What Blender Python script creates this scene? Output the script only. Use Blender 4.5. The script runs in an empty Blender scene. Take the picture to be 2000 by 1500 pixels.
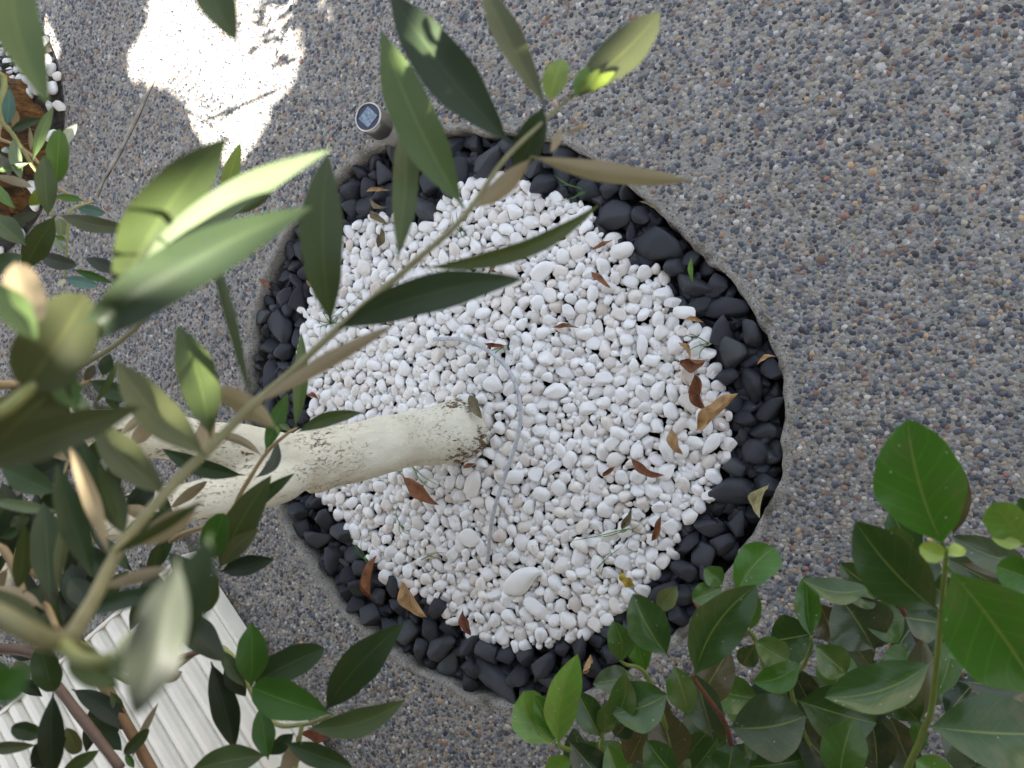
import bpy, bmesh, math, random
import numpy as np
from mathutils import Vector, noise
R = math.radians
rng = np.random.default_rng(7)
random.seed(7)
scene = bpy.context.scene
COL = scene.collection

# ------------------------------------------------------------------ camera
H, TH, F = 1.5, R(25.0), 1503.0
CAM = np.array([0.0, 0.0, H])
FW = np.array([-math.sin(TH), 0, -math.cos(TH)])
RT = np.array([math.cos(TH), 0, -math.sin(TH)])
UP = np.array([0.0, 1.0, 0.0])
def ray(px, py):
    return FW + (px - 1000.0) / F * RT + (750.0 - py) / F * UP
def at(px, py, d):                       # a point of the place seen at a pixel, d metres deep
    return CAM + ray(px, py) * d
def atz(px, py, z=0.0):                  # the same on a level surface
    r = ray(px, py)
    return CAM + r * ((z - H) / r[2])
def atx(px, py, x):                      # the same on an upright plane
    r = ray(px, py)
    return CAM + r * (x / r[0])

cam = bpy.data.cameras.new('camera')
cam.sensor_width = 36.0
cam.lens = F / 2000.0 * 36.0
cam.clip_start = 0.01
cam.clip_end = 200
cam.dof.use_dof = True
cam.dof.focus_distance = 1.5
cam.dof.aperture_fstop = cam.lens / 3.0
cam.dof.aperture_blades = 0
co = bpy.data.objects.new('camera', cam)
COL.objects.link(co)
co.location = CAM
co.rotation_euler = (0, TH, 0)
scene.camera = co

# ------------------------------------------------------------------ light
SUN = np.array([-0.15, -0.62, 0.77]); SUN /= np.linalg.norm(SUN)
sl = bpy.data.lights.new('sun', 'SUN')
sl.energy = 5.0
sl.angle = R(0.5)
sl.color = (1.0, 0.94, 0.84)
so = bpy.data.objects.new('sun', sl)
COL.objects.link(so)
so.rotation_euler = Vector(SUN).to_track_quat('Z', 'Y').to_euler()
w = bpy.data.worlds.new('World'); scene.world = w; w.use_nodes = True
nt = w.node_tree
bg = nt.nodes['Background']
sky = nt.nodes.new('ShaderNodeTexSky'); sky.sky_type = 'NISHITA'; sky.sun_disc = False
sky.sun_elevation = math.asin(SUN[2]); sky.sun_rotation = math.atan2(SUN[0], SUN[1])
sky.dust_density = 2.5; sky.air_density = 1.0; sky.ozone_density = 1.0
hs = nt.nodes.new('ShaderNodeHueSaturation'); hs.inputs['Saturation'].default_value = 0.42
nt.links.new(sky.outputs[0], hs.inputs['Color']); nt.links.new(hs.outputs[0], bg.inputs['Color'])
bg.inputs['Strength'].default_value = 0.06
vs = scene.view_settings
vs.view_transform = 'Standard'; vs.look = 'None'; vs.gamma = 1.0; vs.exposure = 3.02
scene.cycles.use_denoising = True
scene.cycles.max_bounces = 6
scene.cycles.diffuse_bounces = 3
scene.cycles.transparent_max_bounces = 4

# ------------------------------------------------------------------ helpers
def tag(o, label=None, cat=None, group=None, kind=None):
    if label: o['label'] = label
    if cat: o['category'] = cat
    if group: o['group'] = group
    if kind: o['kind'] = kind
    return o
def wloc(o):
    v = np.array(o.location)
    return v + wloc(o.parent) if o.parent else v
def link(name, me, loc=(0, 0, 0), parent=None, mat=None):
    o = bpy.data.objects.new(name, me)
    COL.objects.link(o)
    loc = np.array(loc, float)
    if parent is not None:
        o.parent = parent
        loc = loc - wloc(parent)
    o.location = loc
    if mat is not None and me is not None:
        me.materials.clear() if False else None
        if not len(me.materials): me.materials.append(mat)
    return o
def empty(name, loc, label, cat, group=None):
    o = link(name, None, loc)
    o.empty_display_size = 0.05
    return tag(o, label, cat, group)
def mesh(name, verts, faces, smooth=True):
    me = bpy.data.meshes.new(name)
    me.from_pydata([tuple(v) for v in verts], [], [tuple(f) for f in faces])
    if smooth: me.polygons.foreach_set('use_smooth', np.ones(len(me.polygons), bool))
    me.update()
    return me
def mesh_tri(name, V, T, tint=None, matidx=None, smooth=True):
    V = np.asarray(V, np.float32); T = np.asarray(T, np.int32)
    me = bpy.data.meshes.new(name)
    me.vertices.add(len(V)); me.vertices.foreach_set('co', V.ravel())
    me.loops.add(T.size); me.loops.foreach_set('vertex_index', T.ravel())
    me.polygons.add(len(T))
    me.polygons.foreach_set('loop_start', np.arange(0, T.size, 3, dtype=np.int32))
    me.update(calc_edges=True)
    if smooth: me.polygons.foreach_set('use_smooth', np.ones(len(T), bool))
    if matidx is not None: me.polygons.foreach_set('material_index', np.asarray(matidx, np.int32))
    if tint is not None:
        a = me.attributes.new('tint', 'FLOAT_COLOR', 'POINT')
        c = np.ones((len(V), 4), np.float32); c[:, :3] = tint
        a.data.foreach_set('color', c.ravel())
    me.validate()
    return me
def inpoly(P, poly):
    P = np.atleast_2d(P); x, y = P[:, 0], P[:, 1]
    ins = np.zeros(len(P), bool)
    n = len(poly); j = n - 1
    for i in range(n):
        xi, yi = poly[i][:2]; xj, yj = poly[j][:2]
        c = ((yi > y) != (yj > y)) & (x < (xj - xi) * (y - yi) / (yj - yi + 1e-12) + xi)
        ins ^= c; j = i
    return ins
def nrm(v):
    v = np.asarray(v, float); return v / (np.linalg.norm(v) + 1e-12)
def smooth_path(pts, n):                 # Catmull-Rom through pts
    pts = [np.asarray(p, float) for p in pts]
    P = [2 * pts[0] - pts[1]] + pts + [2 * pts[-1] - pts[-2]]
    out = []
    for i in range(1, len(P) - 2):
        for k in range(n):
            t = k / n
            out.append(0.5 * ((2 * P[i]) + (-P[i-1] + P[i+1]) * t + (2*P[i-1] - 5*P[i] + 4*P[i+1] - P[i+2]) * t*t
                              + (-P[i-1] + 3*P[i] - 3*P[i+1] + P[i+2]) * t**3))
    out.append(pts[-1])
    return np.array(out)
def tube(pts, rad, seg=10, jit=0.0, cap=True):
    pts = np.asarray(pts, float); n = len(pts)
    rad = np.broadcast_to(np.asarray(rad, float), (n,)) if np.ndim(rad) == 0 else np.interp(np.linspace(0, 1, n), np.linspace(0, 1, len(rad)), rad)
    tan = np.gradient(pts, axis=0)
    tan /= np.linalg.norm(tan, axis=1)[:, None] + 1e-12
    nrmv = nrm(np.cross(tan[0], [0.3, 0.2, 0.93]))
    V, Fc = [], []
    for i in range(n):
        nrmv = nrm(nrmv - tan[i] * np.dot(nrmv, tan[i])); b = np.cross(tan[i], nrmv)
        for k in range(seg):
            a = 2 * math.pi * k / seg
            r = rad[i] * (1 + jit * noise.noise(Vector(pts[i] * 60 + np.array([math.cos(a), math.sin(a), 0]))))
            V.append(pts[i] + r * (math.cos(a) * nrmv + math.sin(a) * b))
    for i in range(n - 1):
        for k in range(seg):
            k2 = (k + 1) % seg
            Fc.append((i*seg+k, i*seg+k2, (i+1)*seg+k2, (i+1)*seg+k))
    if cap:
        Fc.append(tuple(range(seg))[::-1]); Fc.append(tuple((n-1)*seg + k for k in range(seg)))
    return V, Fc
class MB:                                # collects pieces of ONE mesh
    def __init__(s): s.V, s.F = [], []
    def add(s, VF):
        o = len(s.V); s.V += [tuple(v) for v in VF[0]]; s.F += [tuple(i + o for i in f) for f in VF[1]]
        return s
    def me(s, name, smooth=True): return mesh(name, s.V, s.F, smooth)
def box(x0, x1, y0, y1, z0, z1):
    V = [(x0,y0,z0),(x1,y0,z0),(x1,y1,z0),(x0,y1,z0),(x0,y0,z1),(x1,y0,z1),(x1,y1,z1),(x0,y1,z1)]
    return V, [(0,3,2,1),(4,5,6,7),(0,1,5,4),(1,2,6,5),(2,3,7,6),(3,0,4,7)]

# ------------------------------------------------------------------ materials
class M:
    def __init__(s, name):
        s.m = bpy.data.materials.new(name); s.m.use_nodes = True
        s.t = s.m.node_tree; s.b = s.t.nodes['Principled BSDF']; s.out = s.t.nodes['Material Output']
    def n(s, typ, **kw):
        x = s.t.nodes.new('ShaderNode' + typ)
        for k, v in kw.items():
            if k in x.inputs: x.inputs[k].default_value = v
            else: setattr(x, k, v)
        return x
    def l(s, a, b): s.t.links.new(a, b)
    def coord(s, kind='Object'): return s.n('TexCoord').outputs[kind]
    def noise(s, scale, detail=4, rough=0.55, vec=None, dist=0.0):
        x = s.n('TexNoise'); x.inputs['Scale'].default_value = scale; x.inputs['Detail'].default_value = detail
        x.inputs['Roughness'].default_value = rough; x.inputs['Distortion'].default_value = dist
        s.l(vec if vec is not None else s.coord(), x.inputs['Vector']); return x.outputs['Fac']
    def ramp(s, fac, stops, interp='LINEAR'):
        x = s.n('ValToRGB'); cr = x.color_ramp; cr.interpolation = interp
        while len(cr.elements) < len(stops): cr.elements.new(0.5)
        for e, (p, c) in zip(cr.elements, stops):
            e.position = p; e.color = (*c, 1) if len(c) == 3 else c
        s.l(fac, x.inputs['Fac']); return x.outputs['Color']
    def g(s, fac, a, b):
        return s.ramp(fac, [(a, (0, 0, 0)), (b, (1, 1, 1))] if a < b else [(b, (1, 1, 1)), (a, (0, 0, 0))])
    def mix(s, fac, a, b, blend='MIX'):
        x = s.n('Mix'); x.data_type = 'RGBA'; x.blend_type = blend
        for sock, v in ((x.inputs[0], fac), (x.inputs[6], a), (x.inputs[7], b)):
            if isinstance(v, (int, float)): sock.default_value = v
            elif isinstance(v, tuple): sock.default_value = (*v, 1)
            else: s.l(v, sock)
        return x.outputs[2]
    def math(s, op, a, b=0.0):
        x = s.n('Math'); x.operation = op
        for sock, v in ((x.inputs[0], a), (x.inputs[1], b)):
            if isinstance(v, (int, float)): sock.default_value = v
            else: s.l(v, sock)
        return x.outputs[0]
    def bump(s, h, strength=0.3, dist=0.002, normal=None):
        x = s.n('Bump'); x.inputs['Strength'].default_value = strength; x.inputs['Distance'].default_value = dist
        s.l(h, x.inputs['Height'])
        if normal is not None: s.l(normal, x.inputs['Normal'])
        s.l(x.outputs[0], s.b.inputs['Normal']); return x.outputs[0]
    def set(s, col=None, rough=0.7, spec=0.4, metal=0.0):
        if isinstance(col, tuple): s.b.inputs['Base Color'].default_value = (*col, 1)
        elif col is not None: s.l(col, s.b.inputs['Base Color'])
        if isinstance(rough, (int, float)): s.b.inputs['Roughness'].default_value = rough
        else: s.l(rough, s.b.inputs['Roughness'])
        s.b.inputs['Specular IOR Level'].default_value = spec; s.b.inputs['Metallic'].default_value = metal
        return s.m

def mat_concrete():
    m = M('exposed_aggregate_cement'); c = m.coord()
    v = m.n('TexVoronoi'); v.inputs['Scale'].default_value = 135; m.l(c, v.inputs['Vector'])
    v2 = m.n('TexVoronoi'); v2.inputs['Scale'].default_value = 290; m.l(c, v2.inputs['Vector'])
    sep = m.n('SeparateColor'); m.l(v.outputs['Color'], sep.inputs[0])
    sep2 = m.n('SeparateColor'); m.l(v2.outputs['Color'], sep2.inputs[0])
    pal = [(0.0,(.07,.075,.09)),(.25,(.16,.16,.17)),(.45,(.25,.23,.2)),(.65,(.35,.34,.33)),(.8,(.3,.22,.16)),(.92,(.5,.48,.44))]
    cem = m.ramp(m.noise(9, 5), [(.3,(.24,.225,.195)),(.7,(.38,.36,.315))])
    grit = m.ramp(sep2.outputs[1], pal)
    base = m.mix(m.math('MULTIPLY', m.g(v2.outputs['Distance'], .5, .3), .55), cem, grit)
    peb = m.ramp(sep.outputs[0], pal)
    keep = m.math('MULTIPLY', m.g(v.outputs['Distance'], .46, .36), m.math('GREATER_THAN', sep.outputs[2], .35))
    col = m.mix(keep, base, peb)
    st = m.mix(m.math('MULTIPLY', m.g(m.noise(1.7, 6, .65), .5, .75), .35), col, (.16,.14,.11))
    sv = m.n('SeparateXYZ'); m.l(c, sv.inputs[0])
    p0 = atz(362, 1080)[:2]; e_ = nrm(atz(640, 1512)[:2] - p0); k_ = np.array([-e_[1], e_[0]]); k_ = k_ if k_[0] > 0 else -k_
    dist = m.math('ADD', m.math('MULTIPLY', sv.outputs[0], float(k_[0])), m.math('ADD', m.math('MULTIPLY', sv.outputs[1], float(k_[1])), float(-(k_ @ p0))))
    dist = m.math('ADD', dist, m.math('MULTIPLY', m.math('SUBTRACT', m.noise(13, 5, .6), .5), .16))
    edge_band = m.math('MULTIPLY', m.g(dist, .075, .035), m.math('MULTIPLY', m.g(dist, -.2, -.1), .8))  # darker band along the panel's edge, broken up by noise
    st = m.mix(edge_band, st, (.05,.042,.022))
    h = m.math('ADD', m.math('MULTIPLY', m.g(v.outputs['Distance'], .6, .0), keep), m.math('MULTIPLY', m.g(v2.outputs['Distance'], .6, 0), .4))
    m.bump(h, 0.8, 0.003)
    return m.set(st, 0.85, .25)
def mat_aggregate():
    m = M('aggregate_pebble')
    a = m.n('Attribute'); a.attribute_name = 'tint'
    nz = m.noise(420, 3)
    col = m.mix(.3, a.outputs['Color'], m.ramp(nz, [(.3,(.1,.1,.1)),(.7,(.75,.73,.7))]), 'OVERLAY')
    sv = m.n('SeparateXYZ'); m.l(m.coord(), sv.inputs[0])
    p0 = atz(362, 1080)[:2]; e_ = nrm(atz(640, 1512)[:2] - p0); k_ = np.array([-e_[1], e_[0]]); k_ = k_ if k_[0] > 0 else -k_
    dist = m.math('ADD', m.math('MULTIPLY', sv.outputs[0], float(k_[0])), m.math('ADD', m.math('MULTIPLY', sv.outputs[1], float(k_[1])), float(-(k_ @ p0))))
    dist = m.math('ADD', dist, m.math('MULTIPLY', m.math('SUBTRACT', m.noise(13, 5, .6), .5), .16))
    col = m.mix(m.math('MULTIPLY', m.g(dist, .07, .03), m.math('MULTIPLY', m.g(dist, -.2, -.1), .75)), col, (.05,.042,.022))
    # broad worn and dusty areas
    col = m.mix(m.math('MULTIPLY', m.g(m.noise(2.3, 6, .62), .5, .72), .16), col, (.24,.215,.17))
    m.bump(nz, .25, .001)
    return m.set(col, .6, .35)
def mat_mortar():
    m = M('rim_mortar'); n1 = m.noise(35, 7, .65); n2 = m.noise(260, 4)
    col = m.mix(.5, m.ramp(n1, [(.3,(.2,.175,.135)),(.5,(.3,.28,.235)),(.72,(.5,.47,.42))]), m.ramp(n2, [(.3,(.12,.11,.1)),(.6,(.4,.38,.35))]))
    v = m.n('TexVoronoi'); v.inputs['Scale'].default_value = 210; m.l(m.coord(), v.inputs['Vector'])
    sp = m.n('SeparateColor'); m.l(v.outputs['Color'], sp.inputs[0])
    gr = m.ramp(sp.outputs[0], [(0,(.06,.065,.075)),(.4,(.16,.155,.15)),(.7,(.3,.28,.25)),(1,(.5,.48,.45))])
    col = m.mix(m.math('MULTIPLY', m.g(v.outputs['Distance'], .42, .3), m.math('GREATER_THAN', sp.outputs[1], .4)), col, gr)
    col = m.mix(m.math('MULTIPLY', m.g(m.noise(14, 5, .6), .53, .66), .8), col, (.075,.06,.04))
    m.bump(m.math('ADD', n1, n2), .8, .006)
    return m.set(col, .9, .2)
def mat_soil():
    m = M('dark_soil'); n1 = m.noise(60, 6)
    m.bump(n1, .8, .01)
    return m.set(m.ramp(n1, [(.3,(.015,.014,.013)),(.7,(.07,.06,.05))]), .95, .1)
def pebble_mat(name, white):
    m = M(name)
    oi = m.n('ObjectInfo'); ge = m.n('NewGeometry')
    rnd = m.math('FRACT', m.math('ADD', oi.outputs['Random'], ge.outputs['Random Per Island']))
    c = m.coord()
    nz = m.noise(45, 5, .6, c); fine = m.noise(350, 4, .6, c)
    if white:
        base = m.ramp(rnd, [(0,(.83,.82,.8)),(.5,(.87,.86,.84)),(.72,(.83,.8,.755)),(.87,(.78,.72,.65)),(.93,(.82,.81,.81)),(1,(.66,.58,.5))])
        col = m.mix(m.math('MULTIPLY', m.g(nz, .55, .78), .4), base, (.66,.56,.47))
        v = m.n('TexVoronoi'); v.inputs['Scale'].default_value = 130; m.l(c, v.inputs['Vector'])
        sp = m.n('SeparateColor'); m.l(v.outputs['Color'], sp.inputs[0])
        speck = m.math('MULTIPLY', m.math('LESS_THAN', v.outputs['Distance'], .13), m.math('GREATER_THAN', sp.outputs[0], .72))
        col = m.mix(m.math('MULTIPLY', speck, .8), col, (.05,.05,.06))
        # blue-grey scuff marks
        sc = m.math('MULTIPLY', m.g(m.noise(75, 6, .7, c, 1.2), .66, .7), .55)
        col = m.mix(sc, col, (.33,.35,.4))
        m.bump(m.math('ADD', nz, m.math('MULTIPLY', fine, .4)), .35, .003)
        return m.set(col, .72, .3)
    base = m.ramp(rnd, [(0,(.017,.020,.028)),(.45,(.027,.031,.042)),(.8,(.04,.044,.056)),(1,(.062,.07,.076))])
    dust = m.math('MULTIPLY', m.g(nz, .46, .75), .5)
    col = m.mix(dust, base, (.1,.095,.09))
    v = m.n('TexVoronoi'); v.inputs['Scale'].default_value = 160; m.l(c, v.inputs['Vector'])
    sp = m.n('SeparateColor'); m.l(v.outputs['Color'], sp.inputs[0])
    speck = m.math('MULTIPLY', m.math('LESS_THAN', v.outputs['Distance'], .17), m.math('GREATER_THAN', sp.outputs[1], .9))
    col = m.mix(m.math('MULTIPLY', speck, .6), col, (.5,.48,.45))
    m.bump(m.math('ADD', nz, m.math('MULTIPLY', fine, .35)), .5, .004)
    return m.set(col, m.ramp(nz, [(.3,(.5,.5,.5)),(.7,(.72,.72,.72))]), .42)
def mat_leaf(name, under, rough, spec, coat=0.0, trans=.22, veins=False):
    m = M(name)
    oi = m.n('ObjectInfo'); ge = m.n('NewGeometry'); uv = m.n('UVMap')
    sx = m.n('SeparateXYZ'); m.l(uv.outputs[0], sx.inputs[0])
    u = m.math('ABSOLUTE', m.math('SUBTRACT', sx.outputs[0], .5)); v = sx.outputs[1]
    nz = m.noise(28, 4); n2 = m.noise(170, 3)
    top = m.mix(m.math('MULTIPLY', m.g(nz, .4, .75), .35), oi.outputs['Color'], m.mix(1.0, oi.outputs['Color'], (1.5,1.35,1.1), 'MULTIPLY'))
    top = m.mix(m.math('MULTIPLY', m.g(n2, .55, .8), .25), top, m.mix(1.0, oi.outputs['Color'], (.6,.62,.6), 'MULTIPLY'))
    rib = m.g(u, .022, .008)
    if veins:
        ph = m.math('SINE', m.math('MULTIPLY', m.math('SUBTRACT', v, m.math('MULTIPLY', u, .55)), 40.0))
        vein = m.math('MULTIPLY', m.g(ph, .93, 1.0), .3)
        top = m.mix(vein, top, m.mix(1.0, oi.outputs['Color'], (2.2,2.1,1.6), 'MULTIPLY'))
        # tan patches spread by noise
        d = m.math('MULTIPLY', m.g(m.noise(20, 6, .65), .54, .66), .42)
        top = m.mix(d, top, (.15,.12,.055))
        v3 = m.n('TexVoronoi'); v3.inputs['Scale'].default_value = 190; m.l(m.coord(), v3.inputs['Vector'])
        s3 = m.n('SeparateColor'); m.l(v3.outputs['Color'], s3.inputs[0])
        sk = m.math('MULTIPLY', m.math('LESS_THAN', v3.outputs['Distance'], .12), m.math('GREATER_THAN', s3.outputs[0], .86))
        top = m.mix(m.math('MULTIPLY', sk, .7), top, (.5,.48,.42))
        top = m.mix(m.math('MULTIPLY', rib, .7), top, (.2,.24,.05))
    else:
        top = m.mix(m.math('MULTIPLY', m.g(u, .034, .014), .55), top, m.mix(1.0, oi.outputs['Color'], (2.3,2.1,1.7), 'MULTIPLY'))
    un = m.mix(m.math('MULTIPLY', m.g(nz, .35, .7), .5), under, tuple(c * .7 for c in under))
    un = m.mix(m.math('MULTIPLY', rib, .5), un, tuple(min(c * 1.35, .8) for c in under))
    col = m.mix(ge.outputs['Backfacing'], top, un)
    m.set(col, rough, spec)
    if coat: m.b.inputs['Coat Weight'].default_value = coat; m.b.inputs['Coat Roughness'].default_value = .18
    h = m.math('ADD', m.math('MULTIPLY', nz, .6), m.math('MULTIPLY', rib, -.6))
    m.bump(h, .3, .0015)
    tr = m.n('BsdfTranslucent'); m.l(m.mix(1.0, oi.outputs['Color'], (1.5,1.6,.9), 'MULTIPLY'), tr.inputs['Color'])
    mx = m.n('MixShader'); mx.inputs[0].default_value = trans
    m.l(m.b.outputs[0], mx.inputs[1]); m.l(tr.outputs[0], mx.inputs[2]); m.l(mx.outputs[0], m.out.inputs['Surface'])
    return m.m
def mat_dry():
    m = M('dry_leaf'); oi = m.n('ObjectInfo'); uv = m.n('UVMap')
    sx = m.n('SeparateXYZ'); m.l(uv.outputs[0], sx.inputs[0])
    u = m.math('ABSOLUTE', m.math('SUBTRACT', sx.outputs[0], .5))
    nz = m.noise(60, 5, .6)
    col = m.mix(m.g(nz, .42, .7), oi.outputs['Color'], m.mix(1.0, oi.outputs['Color'], (.5,.42,.4), 'MULTIPLY'))
    ph = m.math('SINE', m.math('MULTIPLY', m.math('SUBTRACT', sx.outputs[1], m.math('MULTIPLY', u, .6)), 55.0))
    col = m.mix(m.math('MULTIPLY', m.math('ADD', m.g(u, .04, .012), m.math('MULTIPLY', m.g(ph, .9, 1), .4)), .35), col, m.mix(1.0, oi.outputs['Color'], (1.5,1.4,1.2), 'MULTIPLY'))
    m.bump(m.math('ADD', nz, m.math('MULTIPLY', ph, .1)), .5, .002)
    return m.set(col, .6, .35)
def mat_bark_paint():
    m = M('flaking_limewash'); c = m.coord()
    mp = m.n('Mapping'); mp.inputs['Scale'].default_value = (1, 1, .45); m.l(c, mp.inputs['Vector'])
    big = m.noise(11, 6, .62, mp.outputs[0]); mid = m.noise(75, 7, .7, mp.outputs[0], .8); fine = m.noise(210, 5, .65, mp.outputs[0], .4)
    # paint flakes: where the fine pattern peaks inside worn areas the brown bark shows
    sz = m.n('SeparateXYZ'); m.l(c, sz.inputs[0])
    foot = m.g(sz.outputs[2], .12, .03)
    wear = m.math('ADD', m.math('MULTIPLY', big, .55), m.math('ADD', m.math('MULTIPLY', mid, .62), m.math('MULTIPLY', foot, .07)))
    bare = m.g(wear, .692, .704)
    crack = m.math('MULTIPLY', m.g(fine, .555, .6), m.g(big, .44, .56))
    bare = m.math('MAXIMUM', bare, m.math('MULTIPLY', crack, .75))
    paint = m.ramp(m.noise(7, 5, .6, c), [(.3,(.64,.6,.47)),(.5,(.72,.685,.56)),(.7,(.76,.74,.64))])
    paint = m.mix(m.math('MULTIPLY', m.g(mid, .5, .75), .35), paint, (.5,.44,.3))
    bark = m.ramp(fine, [(.35,(.06,.035,.02)),(.65,(.22,.155,.09))])
    col = m.mix(bare, paint, bark)
    h = m.math('ADD', m.math('MULTIPLY', m.math('SUBTRACT', 1.0, bare), .5), m.math('ADD', m.math('MULTIPLY', mid, .5), m.math('MULTIPLY', fine, .35)))
    m.bump(h, .75, .006)
    return m.set(col, .75, .3)
def mat_simple(name, col, rough=.6, spec=.4, metal=0, var=.25, scale=60, bump=.2):
    m = M(name); nz = m.noise(scale, 4)
    c = m.ramp(nz, [(.3, tuple(x * (1 - var) for x in col)), (.7, tuple(min(x * (1 + var), .95) for x in col))])
    m.bump(nz, bump, .002)
    return m.set(c, rough, spec, metal)
def mat_stem(name, tip, base):
    m = M(name); nz = m.noise(55, 5, .6)
    oi = m.n('ObjectInfo')
    col = m.mix(m.math('MULTIPLY', m.g(nz, .4, .7), .5), oi.outputs['Color'], m.mix(1.0, oi.outputs['Color'], (.65,.6,.55), 'MULTIPLY'))
    m.bump(nz, .4, .002)
    return m.set(col, .6, .3)

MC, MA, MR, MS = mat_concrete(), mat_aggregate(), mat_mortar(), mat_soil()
MW, MK = pebble_mat('white_marble_pebble', True), pebble_mat('black_basalt_stone', False)
MOL = mat_leaf('olive_leaf', (.3,.235,.14), .44, .34, 0, .1)
MSH = mat_leaf('evergreen_leaf', (.1,.1,.05), .2, .42, 0, .12, True)
MD = mat_dry()
MT = mat_bark_paint()
MST = mat_stem('twig_bark', None, None)

# ------------------------------------------------------------------ bed outlines (traced, on the ground)
OUT_PX = [(481,760),(486,680),(508,570),(556,460),(620,380),(690,315),(765,278),(860,256),(960,257),(1060,268),(1125,292),(1205,342),
 (1272,400),(1333,460),(1400,524),(1452,582),(1492,642),(1520,702),(1535,770),(1537,850),(1524,925),(1505,985),(1478,1030),(1440,1095),
 (1390,1165),(1328,1235),(1258,1295),(1180,1345),(1100,1370),(1010,1376),(930,1360),(842,1322),(768,1275),(700,1215),(640,1148),(590,1075),
 (548,1000),(512,910),(488,830)]
IN_PX = [(600,770),(588,680),(600,600),(640,530),(690,440),(760,418),(825,442),(868,392),(925,350),(1000,348),(1045,375),(1100,392),(1152,402),
 (1165,448),(1225,478),(1240,520),(1300,528),(1318,598),(1370,636),(1395,690),(1402,745),(1424,800),(1428,880),(1402,930),(1392,985),
 (1342,1012),(1318,1075),(1285,1130),(1235,1180),(1170,1225),(1100,1252),(1000,1264),(930,1240),(880,1208),(845,1175),(798,1148),(752,1128),
 (702,1070),(655,1005),(625,962),(612,890),(606,830)]
def world_poly(px, z=0.0, n=4, jit=0.0):
    p = [atz(x, y, z) for x, y in px]
    q = smooth_path(p + [p[0]], n)[:-1]
    if jit:
        c = q.mean(0)
        for i in range(len(q)):
            q[i] = c + (q[i] - c) * (1 + jit * noise.noise(Vector(q[i] * 14)))
    return q[:, :2]
OUT = world_poly(OUT_PX, 0, 5, .012)
INN = world_poly(IN_PX, -0.02, 4)
CEN = OUT.mean(0)
def scaled(poly, d):                     # offset outwards by about d metres
    v = poly - CEN; r = np.linalg.norm(v, axis=1)[:, None]
    return CEN + v * (r + d) / r
PALM = atz(-38, 262)[:2]; PALM_R = np.linalg.norm(atz(127, 235)[:2] - PALM)

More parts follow.
